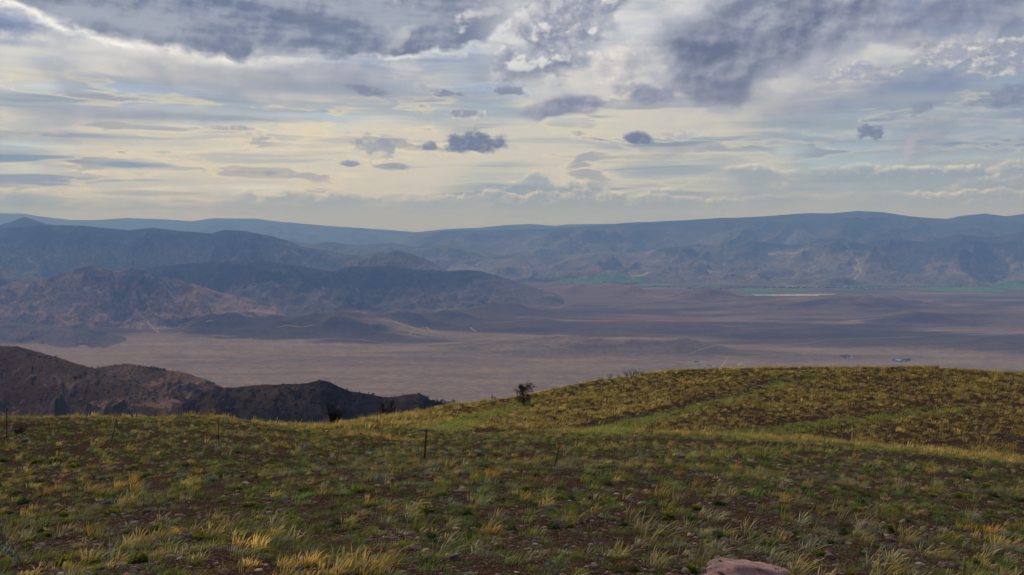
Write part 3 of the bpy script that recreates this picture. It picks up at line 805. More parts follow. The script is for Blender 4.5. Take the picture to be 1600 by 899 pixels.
def rock_shape(sub, seed, cuts=7, flat=0.6):
    """a weathered block: a ball trimmed by random planes, then roughened"""
    R = np.random.default_rng(seed); v, f = ico(sub); v = v.copy()
    for i in range(cuts):
        n = R.normal(0, 1, 3); n /= np.linalg.norm(n); d = R.uniform(0.5, 0.86)
        over = np.maximum(v @ n - d, 0); v -= over[:, None] * n * 0.93
    s = seed * 3.7
    nn = fbm(v[:, 0] * 1.7 + s, v[:, 1] * 1.7 + v[:, 2] * 1.3, 4, seed)
    v *= (1 + 0.16 * nn)[:, None]
    v *= np.array([1.0, R.uniform(0.65, 0.95), flat * R.uniform(0.8, 1.2)])
    return v, f
def gravel():
    a = Acc()
    P = np.array([(1, 0, 0), (-1, 0, 0), (0, 1, 0), (0, -1, 0), (0.2, 0.1, 1), (0.6, 0.6, 0.55), (-0.5, 0.65, 0.6), (-0.6, -0.5, 0.5), (0.55, -0.6, 0.6)], float)
    Fc = np.array([(0, 5, 8), (0, 2, 5), (2, 6, 5), (2, 1, 6), (1, 7, 6), (1, 3, 7), (3, 8, 7), (3, 0, 8), (4, 5, 6), (4, 6, 7), (4, 7, 8), (4, 8, 5)])
    def scatter(N, r0, r1, s0, s1, pw):
        th = rng.uniform(-0.62, 0.62, N); r = np.sqrt(rng.uniform(r0 ** 2, r1 ** 2, N))
        x, y = r * np.sin(th), r * np.cos(th)
        k = smooth(-0.15, 0.45, fbm(x / 1.9, y / 1.9, 3, 60)) + 0.22 + smooth(12, 8.5, r) * smooth(-0.02, 0.25, th) * 0.6
        ok = rng.uniform(0, 1, N) < k; x, y = x[ok], y[ok]; n = len(x)
        s = s0 * (s1 / s0) ** (rng.uniform(0, 1, n) ** pw)
        z = ridge_z(x, y)
        ph = rng.uniform(0, 6.283, n); c, sn = np.cos(ph), np.sin(ph)
        L = P[None] * (1 + rng.normal(0, 0.16, (n, len(P), 3))) * s[:, None, None] * np.stack([np.ones(n), rng.uniform(0.5, 0.95, n), rng.uniform(0.25, 0.7, n)], -1)[:, None, :]
        X = L[..., 0] * c[:, None] - L[..., 1] * sn[:, None] + x[:, None]; Y = L[..., 0] * sn[:, None] + L[..., 1] * c[:, None] + y[:, None]
        Z = L[..., 2] + z[:, None] - 0.10 * s[:, None]
        V = np.stack([X, Y, Z], -1).reshape(-1, 3)
        T = (np.arange(n)[:, None, None] * len(P) + Fc[None]).reshape(-1, 3)
        pal = np.array([(0.19, 0.095, 0.072), (0.25, 0.150, 0.120), (0.15, 0.12, 0.11), (0.27, 0.19, 0.155), (0.10, 0.062, 0.055), (0.34, 0.29, 0.26)])
        w = rng.choice(len(pal), n, p=[0.22, 0.24, 0.22, 0.12, 0.17, 0.03])
        cc = pal[w] * 0.66 * np.exp(rng.normal(0, 0.3, n))[:, None]
        a.add(V, T, np.repeat(cc, len(P), 0))
    scatter(12000, 7.5, 16.0, 0.012, 0.075, 1.7)
    scatter(9000, 16.0, 34.0, 0.022, 0.11, 2.0)
    a.build('gravel', M['gravel'], kind='stuff')
gravel()
ROCKP = []
for i in range(8):
    v, f = rock_shape(3, 100 + i, 8, 0.55)
    me = bpy.data.meshes.new('rock'); me.from_pydata(v.tolist(), [], f.tolist()); me.materials.append(M['rock']); me.update(); ROCKP.append(me)
def rock(px, py, wpx, hpx, proto, label, group=None, rot=None, tilt=0.0):
    p = ridge_hit(px, py); D = math.hypot(p.x, p.y); s = wpx / F * D * 0.5; hz = hpx / F * D * 0.62
    o = bpy.data.objects.new('rock', ROCKP[proto % 8]); COL.objects.link(o)
    o.location = (p.x, p.y, p.z + hz * 0.35)
    o.scale = (s, s, hz / 0.5)
    o.rotation_euler = (0.08, tilt, random.uniform(-0.5, 0.5) if rot is None else rot)
    return tag(o, label, 'rock', group)
LANDMARKS = [(1172, 885, 'the pink boulder'), (10, 665, 'the post near the left edge'), (178, 675, 'the leaning dark post'), (342, 676, 'the post with the clamp'), (665, 696, 'the tallest fence post'),
             (872, 712, 'the stake with the orange ribbon'), (1087, 730, 'the short pale stake'), (1596, 714, 'the leaning red post'), (470, 875, 'the golden grass stand'), (166, 889, 'the pale tan slab'),
             (1437, 850, 'the large mauve rock'), (1355, 829, 'the broad brown slab'), (1567, 858, 'the wide purplish rock'), (874, 780, 'the round yellow cushion'), (988, 784, 'the orange pink slab'),
             (63, 855, 'the long lilac stone'), (41, 793, 'the small whitish stone'), (1524, 812, 'the lone reddish rock'), (1122, 858, 'the silver grey sagebrush'), (297, 839, 'the rounded pinkish stone')]
ORD = ['first', 'second', 'third', 'fourth', 'fifth', 'sixth', 'seventh', 'eighth', 'ninth', 'tenth', 'eleventh', 'twelfth', 'thirteenth', 'fourteenth', 'fifteenth', 'sixteenth', 'seventeenth', 'eighteenth']
PLACED = []
def place_labels():
    cells = {}
    for o, ph, px, py in PLACED:
        d, i = min((math.hypot(px - a, py - b), i) for i, (a, b, n) in enumerate(LANDMARKS))
        a, b, n = LANDMARKS[i]
        side = ('left of' if px < a else 'right of') if abs(px - a) > 1.2 * abs(py - b) else ('above' if py < b else 'below')
        cells.setdefault((ph, n, side), []).append((d, o))
    for (ph, n, side), L in cells.items():
        L.sort(key=lambda t: t[0])
        for k, (d, o) in enumerate(L):
            o['label'] = f'{ph} {side} {n}' if len(L) == 1 else f'{ph} {side} {n}, ' + ('nearest to it' if k == 0 else f'{ORD[k]} nearest to it')
# the pink boulder at the bottom edge
def boulder():
    v, f = rock_shape(5, 57, 11, 0.75)
    n1 = fbm(v[:, 0] * 4 + 9, v[:, 1] * 4 + v[:, 2] * 3, 5, 8)
    crack = np.abs(perlin(v[:, 0] * 1.6 + 4 + 0.3 * v[:, 2], v[:, 1] * 2.2 + v[:, 2] * 1.1, 17)); crack2 = np.abs(perlin(v[:, 0] * 2.6 + 1, v[:, 1] * 1.3 - v[:, 2] * 2.1 + 7, 27))
    v = v * (1 + 0.035 * n1 - 0.11 * np.exp(-(crack / 0.035) ** 2) - 0.085 * np.exp(-(crack2 / 0.03) ** 2))[:, None]
    def mat():
        P = S(new('ShaderNodeTexCoord').outputs['Object'])
        n1 = noise(P, 2.2, 6.0, 0.6); n2 = noise(P, 11.0, 6.0, 0.68); n3 = noise(P, 45.0, 4.0, 0.6)
        col = mix(sstep(n1, 0.35, 0.65), (0.27, 0.150, 0.134), (0.40, 0.255, 0.232))
        col = mix(sstep(n2, 0.46, 0.34) * 0.6, col, (0.10, 0.055, 0.05))
        col = mix(sstep(n2, 0.58, 0.68) * 0.5, col, (0.42, 0.335, 0.315))
        col = mix(sstep(n3, 0.3, 0.7), vmath('SCALE', col, 0.78), vmath('SCALE', col, 1.18))
        return bsdf(col, 0.95, 0.08, n2 * 0.6 + n3 * 0.3, 0.9, 0.06)
    o = mesh_obj('boulder', v, tris=f, mat=material('pink_boulder', mat), smooth_=True)
    p = ridge_hit(1172, 899); D = math.hypot(p.x, p.y)
    o.scale = (0.70, 0.50, 0.42); o.rotation_euler = (0, math.radians(7), 0.3)
    o.location = (p.x + 0.02, p.y - 0.05, p.z - 0.05)
    tag(o, 'large cracked pinkish grey boulder, largest stone on the slope, at its bottom edge', 'boulder')
boulder()
for a in [(166, 889, 26, 8, 0, 'flat pale tan slab beside a darker grey slab at the lower left'), (188, 886, 20, 8, 1, 'dark grey slab just right of the flat pale tan slab'),
          (63, 855, 21, 7, 2, 'long flat lilac grey stone among dark grass near the left edge'), (41, 793, 9, 5, 3, 'small whitish stone on bare soil near the left edge'),
          (297, 839, 15, 9, 4, 'rounded pinkish stone beside a green tuft left of the golden grass'), (492, 842, 16, 7, 5, 'pale flat stone right behind the golden grass stand'),
          (597, 826, 12, 10, 6, 'reddish brown angular stone standing above the golden grass'), (668, 873, 18, 9, 7, 'grey brown flat topped stone right of the golden grass'),
          (708, 876, 20, 13, 1, 'dark grey rounded rock below a straw tuft near the bottom'), (704, 845, 13, 9, 2, 'orange brown stone behind the straw tuft near the bottom'),
          (780, 857, 16, 9, 3, 'red wedge shaped stone left of the big tuft near the bottom'), (930, 887, 16, 8, 4, 'dull mauve stone left of two green cushions at the bottom'),
          (988, 784, 12, 7, 5, 'lone orange pink slab in the middle of the slope'), (1355, 829, 36, 12, 6, 'broad brown slab that overhangs a dark hollow, right of centre'),
          (1237, 840, 13, 9, 7, 'brick red block beside yellow flowers above the boulder'), (1437, 850, 30, 12, 0, 'large mauve brown rock half hidden by straw grass at the right'),
          (1413, 866, 30, 8, 1, 'flat light brown slab below the large mauve brown rock'), (1524, 812, 20, 9, 2, 'reddish brown rock alone in grass, upper right of the rubble'),
          (1570, 838, 22, 9, 3, 'dark red slab with a shaded face near the right edge'), (1567, 858, 34, 12, 4, 'wide purplish grey rock near the right edge, largest of the rubble there'),
          (1487, 862, 22, 12, 5, 'dark blocky rock at the left end of the rubble'), (1512, 857, 16, 8, 6, 'rust brown block beside the dark blocky rock'),
          (1180, 866, 14, 9, 7, 'mauve stone behind the boulder and below yellow flowers'), (1258, 861, 24, 8, 0, 'buff coloured slab between two yellow flowering clumps'),
          (1295, 872, 16, 8, 1, 'pale grey rounded stone right of the boulder'), (1115, 867, 14, 7, 2, 'orange stone just above the left shoulder of the boulder')]:
    rock(*a)
_rk = [(px, py) for px in range(20, 1600, 37) for py in (770, 806, 842, 872)]
random.shuffle(_rk)
for i, (px, py) in enumerate(_rk[:96]):
    px += random.uniform(-18, 18); py += random.uniform(-16, 16)
    w = random.uniform(8, 15) * (0.6 + 0.5 * (py - 750) / 130) * (1.25 if px > 1150 else 1.0)
    PLACED.append((rock(px, py, w, w * random.uniform(0.35, 0.6), i, 'small brownish stone', 'small stones scattered over the slope', tilt=random.uniform(-0.2, 0.2)), 'small brownish stone', px, py))

# ------------------------------------------------------------------ flowering clumps, sage
def shrub_proto(kind, seed):
    R = np.random.default_rng(seed)
    fo, fl = Acc(), Acc()
    n = 330
    a = R.uniform(0, 6.283, n); e = np.arccos(R.uniform(0.05, 1.0, n)); rr = R.uniform(0.45, 1.0, n) ** 0.6
    d = np.stack([np.cos(a) * np.sin(e), np.sin(a) * np.sin(e), np.cos(e)], -1)
    lumps = 1 + 0.28 * perlin(d[:, 0] * 2.2 + seed, d[:, 1] * 2.2 + d[:, 2] * 2, seed)
    tipp = d * (rr * lumps)[:, None] * np.array([1, 1, 0.85])
    basep = tipp * R.uniform(0.35, 0.7, n)[:, None] * np.array([0.8, 0.8, 0.75])
    side = np.cross(d, R.normal(0, 1, (n, 3))); side /= np.linalg.norm(side, axis=1)[:, None] + 1e-6
    wd = R.uniform(0.03, 0.065, n)[:, None] * side
    mid = (basep * 0.4 + tipp * 0.6)
    V = np.stack([basep, mid - wd, mid + wd, tipp], 1).reshape(-1, 3)
    T = (np.arange(n)[:, None, None] * 4 + np.array([(0, 1, 2), (1, 3, 2)])[None]).reshape(-1, 3)
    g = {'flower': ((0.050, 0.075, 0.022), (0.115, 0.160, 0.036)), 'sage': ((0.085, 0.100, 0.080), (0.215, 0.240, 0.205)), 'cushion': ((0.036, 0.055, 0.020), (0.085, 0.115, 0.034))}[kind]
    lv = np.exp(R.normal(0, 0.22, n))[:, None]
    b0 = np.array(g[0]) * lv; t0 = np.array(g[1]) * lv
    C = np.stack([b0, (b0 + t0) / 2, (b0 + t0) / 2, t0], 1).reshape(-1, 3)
    fo.add(V, T, C)
    if kind == 'flower':
        m = 150
        top = tipp[np.argsort(-tipp[:, 2] + R.normal(0, 0.12, n))[:50]]
        c = top[R.integers(0, 50, m)] + R.normal(0, 0.055, (m, 3)) + np.array([0, 0, 0.04])
        s = R.uniform(0.035, 0.07, m)
        o = R.normal(0, 1, (m, 3, 3)); o /= np.linalg.norm(o, axis=2)[..., None]
        fl.add((c[:, None] + o * s[:, None, None]).reshape(-1, 3), np.arange(m * 3).reshape(-1, 3),
               np.repeat(np.array((0.42, 0.31, 0.022)) * np.exp(R.normal(0, 0.22, m))[:, None], 3, 0))
    return fo, fl
PROT = {}
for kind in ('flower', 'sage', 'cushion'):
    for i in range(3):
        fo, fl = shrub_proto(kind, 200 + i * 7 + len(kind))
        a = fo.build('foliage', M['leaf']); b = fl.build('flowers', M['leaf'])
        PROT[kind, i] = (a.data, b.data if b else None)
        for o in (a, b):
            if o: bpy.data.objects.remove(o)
_pi = 0
def shrub(kind, px, py, wpx, label, group, hk=0.8, loc=None):
    global _pi
    _pi += 1
    p = loc or ridge_hit(px, py); D = math.hypot(p.x, p.y); s = wpx / F * D * 0.5 if wpx > 1 else wpx
    fm, bm_ = PROT[kind, _pi % 3]
    e = bpy.data.objects.new({'flower': 'flowering_shrub', 'sage': 'sagebrush', 'cushion': 'cushion_plant'}[kind], None); COL.objects.link(e)
    e.location = (p.x, p.y, p.z - 0.03 * s); e.rotation_euler = (0, 0, random.uniform(0, 6.28)); e.scale = (s, s, s * hk); e.empty_display_size = 0.2
    for me, nm in ((fm, 'foliage'), (bm_, 'flowers')):
        if me:
            c = bpy.data.objects.new(nm, me); COL.objects.link(c); c.parent = e
            c['kind'] = 'stuff'
    if label in (LF, LC, LS): PLACED.append((e, label, px, py))
    tag(e, label, {'flower': 'flowering shrub', 'sage': 'sagebrush', 'cushion': 'cushion plant'}[kind], group)
GF = 'low yellow flowering clumps on the slope'
LF = 'low yellow flowered clump'
LC = 'dark green cushion plant'
LS = 'grey leaved sagebrush'
special = {(874, 780): 'round yellow flowered cushion standing clear on bare soil, middle of the slope', (692, 775): 'upright yellow flowered clump left of the round yellow cushion',
           (1203, 853): 'wide yellow flowered clump just behind the boulder', (1078, 893): 'yellow flowered clump touching the left end of the boulder'}
for px, py, w in [(101, 808, 26), (106, 818, 20), (272, 772, 20), (346, 785, 14), (8, 884, 30), (45, 855, 22), (100, 881, 34), (147, 879, 28), (215, 878, 46), (247, 827, 26), (8, 760, 20), (112, 731, 18), (88, 723, 26),
                  (58, 724, 24), (118, 728, 16), (208, 733, 18), (475, 767, 26), (562, 770, 32), (667, 803, 40), (580, 793, 26), (752, 783, 26), (874, 780, 22), (945, 789, 26), (890, 824, 24), (1043, 810, 34), (692, 775, 24),
                  (818, 766, 28), (1088, 797, 24), (1203, 853, 36), (1170, 860, 26), (1078, 893, 36), (1232, 862, 22), (1285, 868, 24), (1487, 849, 40), (1552, 852, 40), (1280, 848, 16), (1500, 778, 22), (1402, 797, 26), (1162, 773, 24),
                  (1340, 800, 22), (1225, 800, 30), (660, 715, 12), (840, 695, 10), (805, 698, 12), (560, 705, 14), (500, 712, 16), (1590, 845, 26), (560, 899, 24), (1520, 880, 26)]:
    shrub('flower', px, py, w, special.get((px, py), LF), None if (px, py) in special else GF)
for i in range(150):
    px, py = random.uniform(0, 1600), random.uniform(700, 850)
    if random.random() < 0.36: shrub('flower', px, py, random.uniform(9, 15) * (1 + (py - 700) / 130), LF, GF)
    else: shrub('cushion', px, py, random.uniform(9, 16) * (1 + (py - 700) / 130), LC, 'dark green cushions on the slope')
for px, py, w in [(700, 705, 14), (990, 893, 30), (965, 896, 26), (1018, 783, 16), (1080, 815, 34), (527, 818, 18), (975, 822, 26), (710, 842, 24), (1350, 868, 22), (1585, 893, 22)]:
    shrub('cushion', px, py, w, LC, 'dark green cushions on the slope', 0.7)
for px, py, w, lb in [(1122, 858, 26, 'silver grey sagebrush clump behind the boulder, left of a pale straw tuft'), (1200, 860, 18, None), (145, 704, 20, 'low grey mound of sagebrush between the leaning post and the left edge'), (160, 749, 18, None), (330, 752, 26, None),
                      (262, 790, 16, None), (170, 787, 20, None), (35, 880, 40, None), (560, 742, 22, None), (40, 690, 18, None), (20, 676, 22, None), (1160, 780, 20, None), (1040, 722, 18, None), (1396, 644, 8, 'small pale grey shrub beside the green band on the far rise'),
                      (860, 798, 24, None), (1340, 748, 20, None), (905, 800, 18, None), (640, 800, 20, None), (720, 742, 18, None), (230, 800, 18, None)]:
    shrub('sage', px, py, w, lb or LS, None if lb else 'grey sagebrush clumps on the slope', 0.75)

place_labels()

# ------------------------------------------------------------------ ground under everything, for things that stand far away
def _bvh(o):
    me = o.data; n = len(me.vertices); co = np.empty(n * 3, np.float32); me.vertices.foreach_get('co', co)
    ix = np.empty(len(me.loops), np.int32); me.loops.foreach_get('vertex_index', ix)
    return BVHTree.FromPolygons(co.reshape(-1, 3).tolist(), ix.reshape(-1, 4).tolist())
BV = [_bvh(o) for o in [ground] + RANGES]
def down(x, y):
    best = -1e9
    for b in BV:
        h = b.ray_cast(Vector((x, y, 3000.0)), Vector((0, 0, -1)))
        if h[0] is not None and h[0].z > best: best = h[0].z
    return best
def hit(px, py):
    d = Vector(ray(px, py)).normalized(); best = None
    for b in BV:
        h = b.ray_cast(Vector((0, 0, CZ)), d)
        if h[0] is not None and (best is None or h[3] < best[1]): best = (h[0], h[3])
    return best[0] if best else None

# irrigated fields, tracks and scars
M['field'] = material('irrigated_field', lambda: bsdf(mix(sstep(noise(pos(), 0.0035, 4.0, 0.6), 0.55, 0.63), mix(sstep(noise(pos(), 0.009, 5.0, 0.6), 0.35, 0.62), (0.042, 0.108, 0.036), (0.085, 0.165, 0.058)), (0.16, 0.145, 0.085)), 1.0, 0.0))
M['pale'] = material('pale_field', lambda: bsdf(mix(sstep(noise(pos(), 0.008, 5.0, 0.6), 0.35, 0.62), (0.30, 0.24, 0.17), (0.46, 0.38, 0.28)), 1.0, 0.0))
M['track'] = material('dirt_track', lambda: bsdf(mix(sstep(noise(pos(), 0.02, 4.0, 0.6), 0.35, 0.62), (0.24, 0.185, 0.15), (0.34, 0.27, 0.22)), 1.0, 0.0))
def field(px0, px1, py0, py1, mat, power=2.0, name='field', lift=5.0):
    x0, y0 = at_floor((px0 + px1) / 2, py0); x1, y1 = at_floor((px0 + px1) / 2, py1)
    xl, yl = at_floor(px0, (py0 + py1) / 2); xr, yr = at_floor(px1, (py0 + py1) / 2)
    cx, cy = (x0 + x1) / 2, (y0 + y1) / 2; hw = (xr - xl) / 2; hd = (y0 - y1) / 2
    k, nr = 44, 8
    v = [(cx, cy, down(cx, cy) + lift)]
    for i in range(1, nr + 1):
        for j in range(k):
            a = 2 * math.pi * j / k; c, s_ = math.cos(a), math.sin(a)
            q = i / nr * (1 + 0.07 * math.sin(a * 3 + px0) + 0.05 * math.sin(a * 7 + py0)) / (abs(c) ** power + abs(s_) ** power) ** (1 / power)
            x, y = cx + c * hw * q, cy + s_ * hd * q
            v.append((x, y, down(x, y) + lift))
    t = [(0, 1 + j, 1 + (j + 1) % k) for j in range(k)]
    qd = [(1 + (i - 1) * k + j, 1 + i * k + j, 1 + i * k + (j + 1) % k, 1 + (i - 1) * k + (j + 1) % k) for i in range(1, nr) for j in range(k)]
    tag(mesh_obj(name, v, tris=t, quads=qd, mat=mat), kind='structure')
for a in [(1148, 1218, 452.0, 459.5, M['field']), (1216, 1258, 451.0, 457.0, M['field']), (1160, 1206, 461.2, 464.0, M['field']), (1440, 1560, 449.5, 457.5, M['field'], 4), (1560, 1660, 447, 455, M['field'], 4),
          (1330, 1400, 449.5, 451.5, M['field'], 4), (1180, 1330, 460.4, 463.4, M['pale'], 3), (1300, 1345, 452, 455, M['field'], 3),
          (860, 985, 440.5, 444.0, M['field'], 3), (930, 1005, 439.0, 442, M['field'], 3), (990, 1050, 444, 448.5, M['field'], 3), (1060, 1130, 448, 450.5, M['field'], 3)]:
    field(*a)
def track(pts, w, name='dirt_track', mat=None, lift=2.5):
    P3 = [hit(*p) for p in pts]
    P3 = [p for p in P3 if p is not None]
    L = []
    for a, b in zip(P3[:-1], P3[1:]):
        for i in range(8): L.append(a.lerp(b, i / 8))
    L.append(P3[-1]); v = []
    for i, p in enumerate(L):
        d = (L[min(i + 1, len(L) - 1)] - L[max(i - 1, 0)]); d.z = 0
        if d.length < 1e-3: d = Vector((1, 0, 0))
        n = Vector((-d.y, d.x, 0)).normalized() * w * 0.5 * (0.7 + 0.5 * math.sin(i * 0.9 + pts[0][0]) ** 2)
        for q in (p - n, p + n): v.append((q.x, q.y, down(q.x, q.y) + lift))
    qd = [(2 * i, 2 * i + 1, 2 * i + 3, 2 * i + 2) for i in range(len(L) - 1)]
    tag(mesh_obj(name, v, quads=qd, mat=mat or M['track']), kind='structure')
for pts, w in [([(1338, 404), (1342, 412), (1336, 419), (1345, 426), (1337, 433), (1334, 438)], 34), ([(1313, 416), (1336, 415)], 40), ([(1406, 430), (1402, 436)], 40),
               ([(984, 436), (998, 431), (1014, 425)], 90), ([(490, 509), (470, 511.5), (446, 509), (432, 512)], 10), ([(230, 503), (240, 514), (248, 522)], 12),
               ([(666, 512), (676, 521)], 14), ([(640, 522), (664, 512)], 12), ([(735, 512), (744, 519)], 13), ([(1115, 590), (1137, 559)], 11), ([(950, 479), (968, 478), (978, 477)], 22),
               ([(1200, 398), (1232, 396), (1260, 393)], 110), ([(322, 503), (332, 501)], 14), ([(132, 450), (140, 452)], 30), ([(152, 456), (166, 459)], 20),
               ([(1140, 561), (1200, 556), (1260, 553)], 9), ([(700, 530), (780, 532), (900, 548)], 8), ([(260, 545), (400, 533), (560, 531), (700, 540)], 9), ([(760, 505), (900, 496), (1060, 500)], 11), ([(1180, 545), (1290, 532), (1420, 528)], 8), ([(980, 560), (1080, 553), (1180, 540)], 7), ([(1440, 470), (1520, 480), (1600, 486)], 12)]:
    track(pts, w)

# ------------------------------------------------------------------ brush and burnt timber on the near hills, groves on the valley floor
def sample(o, N, cond=None):
    me = o.data; n = len(me.vertices); co = np.empty(n * 3, np.float32); me.vertices.foreach_get('co', co); co = co.reshape(-1, 3)
    p = co[rng.integers(0, n, N)] + rng.normal(0, 2.0, (N, 3)) * np.array([1, 1, 0])
    if cond is not None: p = p[cond(p)]
    return p
PB = np.array([(1, 0, 0), (0.1, 1, 0), (-1, 0.1, 0), (0, -1, 0), (0.7, 0.6, 0.6), (-0.6, 0.7, 0.7), (-0.6, -0.6, 0.6), (0.6, -0.7, 0.65), (0, 0, 1)], float)
FB = np.array([(0, 1, 4), (1, 5, 4), (1, 2, 5), (2, 6, 5), (2, 3, 6), (3, 7, 6), (3, 0, 7), (0, 4, 7), (4, 5, 8), (5, 6, 8), (6, 7, 8), (7, 4, 8)])
def blobs(name, p, s0, s1, hk, pal, mat=None):
    n = len(p); s = rng.uniform(s0, s1, n); ph = rng.uniform(0, 6.28, n); c, sn = np.cos(ph), np.sin(ph)
    L = PB[None] * (1 + rng.normal(0, 0.22, (n, 9, 3))) * s[:, None, None] * np.stack([np.ones(n), rng.uniform(0.7, 1, n), hk * rng.uniform(0.7, 1.3, n)], -1)[:, None, :]
    V = np.stack([L[..., 0] * c[:, None] - L[..., 1] * sn[:, None] + p[:, 0:1], L[..., 0] * sn[:, None] + L[..., 1] * c[:, None] + p[:, 1:2], L[..., 2] + p[:, 2:3] - 0.2 * s[:, None]], -1)
    T = (np.arange(n)[:, None, None] * 9 + FB[None]).reshape(-1, 3)
    cc = np.array(pal)[rng.integers(0, len(pal), n)] * np.exp(rng.normal(0, 0.2, n))[:, None]
    o = mesh_obj(name, V.reshape(-1, 3), tris=T, mat=M['leafdull'], cols=np.repeat(cc, 9, 0))
    return tag(o, kind='stuff')
M['leafdull'] = material('far_leaf', lambda: bsdf(attr(), 1.0, 0.0))
def patchy(sc, lo, hi, sd): return lambda p: rng.uniform(0, 1, len(p)) < smooth(lo, hi, fbm(p[:, 0] / sc, p[:, 1] / sc, 4, sd))
blobs('brush', sample(H1, 16000, patchy(90.0, -0.15, 0.5, 61)), 0.7, 2.3, 0.75, [(0.030, 0.034, 0.024), (0.045, 0.042, 0.028), (0.05, 0.036, 0.028)])
blobs('brush', sample(H2, 12000, patchy(80.0, -0.2, 0.5, 62)), 0.7, 2.0, 0.75, [(0.034, 0.032, 0.024), (0.060, 0.042, 0.030), (0.040, 0.036, 0.028)])
blobs('brush', sample(H3, 9000, patchy(50.0, -0.3, 0.4, 63)), 0.6, 2.0, 0.9, [(0.016, 0.015, 0.017), (0.026, 0.022, 0.022), (0.034, 0.028, 0.024)])
def snags(name, p):
    n = len(p); h = rng.uniform(1.5, 4.2, n); w = rng.uniform(0.12, 0.3, n); lean = rng.normal(0, 0.18, (n, 2)) * h[:, None]
    a = rng.uniform(0, 6.28, n); V = []
    for k in range(3):
        b = a + k * 2.094
        V.append(np.stack([p[:, 0] + np.cos(b) * w, p[:, 1] + np.sin(b) * w, p[:, 2] - 0.3], -1))
    V.append(np.stack([p[:, 0] + lean[:, 0], p[:, 1] + lean[:, 1], p[:, 2] + h], -1))
    # two stub limbs
    for s_ in (1, -1):
        m = h * rng.uniform(0.35, 0.7, n); dx = np.cos(a) * s_ * h * 0.3; dy = np.sin(a) * s_ * h * 0.3
        V.append(np.stack([p[:, 0] + lean[:, 0] * 0.5, p[:, 1] + lean[:, 1] * 0.5, p[:, 2] + m], -1))
        V.append(np.stack([p[:, 0] + lean[:, 0] * 0.5, p[:, 1] + lean[:, 1] * 0.5, p[:, 2] + m + w * 1.6], -1))
        V.append(np.stack([p[:, 0] + dx, p[:, 1] + dy, p[:, 2] + m + h * 0.28], -1))
    V = np.stack(V, 1); k = V.shape[1]
    f = np.array([(0, 1, 3), (1, 2, 3), (2, 0, 3), (4, 5, 6), (7, 8, 9)])
    T = (np.arange(n)[:, None, None] * k + f[None]).reshape(-1, 3)
    cc = np.array((0.014, 0.012, 0.013)) * np.exp(rng.normal(0, 0.3, n))[:, None]
    tag(mesh_obj(name, V.reshape(-1, 3), tris=T, mat=M['leafdull'], cols=np.repeat(cc, k, 0)), kind='stuff')
snags('burnt_timber', sample(H3, 15000, patchy(60.0, -0.12, 0.3, 64)))
def grove(pts, N, sx, sy, s0=5.0, s1=11.0):
    P_ = []
    for i in range(N):
        px, py = random.choice(pts); px += random.gauss(0, sx); py += random.gauss(0, sy)
        x, y = at_floor(px, min(max(py, 433), 470)); P_.append((x, y, down(x, y)))
    return np.array(P_)
blobs('distant_trees', np.concatenate([grove([(x, 437.5 + (x - 820) * 0.035) for x in range(828, 1000, 6)], 420, 6, 1.6), grove([(x, 449.5) for x in range(1135, 1390, 6)], 330, 5, 0.7), grove([(1080, 451), (1045, 449), (1020, 448), (1100, 450), (1130, 451.5)], 110, 7, 0.6),
      grove([(x, 448.5) for x in range(1400, 1600, 10)], 130, 8, 0.9), grove([(1228, 450.5), (1245, 450.3)], 60, 6, 0.4)]), 7.0, 14.0, 1.0, [(0.018, 0.032, 0.022), (0.026, 0.042, 0.028), (0.014, 0.024, 0.020)])

# ------------------------------------------------------------------ far houses
M['wall_w'] = material('white_wall', lambda: bsdf(mix(noise(pos(), 0.8, 3.0), (0.62, 0.62, 0.60), (0.78, 0.78, 0.76)), 0.8, 0.2))
M['wall_b'] = material('brown_wall', lambda: bsdf(mix(noise(pos(), 0.8, 3.0), (0.10, 0.07, 0.06), (0.16, 0.11, 0.09)), 0.9, 0.1))
M['roof_l'] = material('pale_metal_roof', lambda: bsdf(mix(noise(pos(), 0.6, 3.0), (0.62, 0.72, 0.76), (0.76, 0.84, 0.88)), 0.5, 0.3))
M['roof_d'] = material('dark_roof', lambda: bsdf(mix(noise(pos(), 0.6, 3.0), (0.04, 0.045, 0.06), (0.07, 0.075, 0.09)), 0.8, 0.2))
M['dark'] = material('dark_opening', lambda: bsdf((0.02, 0.022, 0.026), 0.4, 0.4))
def box(x0, x1, y0, y1, z0, z1):
    return [(x0, y0, z0), (x1, y0, z0), (x1, y1, z0), (x0, y1, z0), (x0, y0, z1), (x1, y0, z1), (x1, y1, z1), (x0, y1, z1)], [(0, 1, 5, 4), (1, 2, 6, 5), (2, 3, 7, 6), (3, 0, 4, 7), (4, 5, 6, 7), (3, 2, 1, 0)]
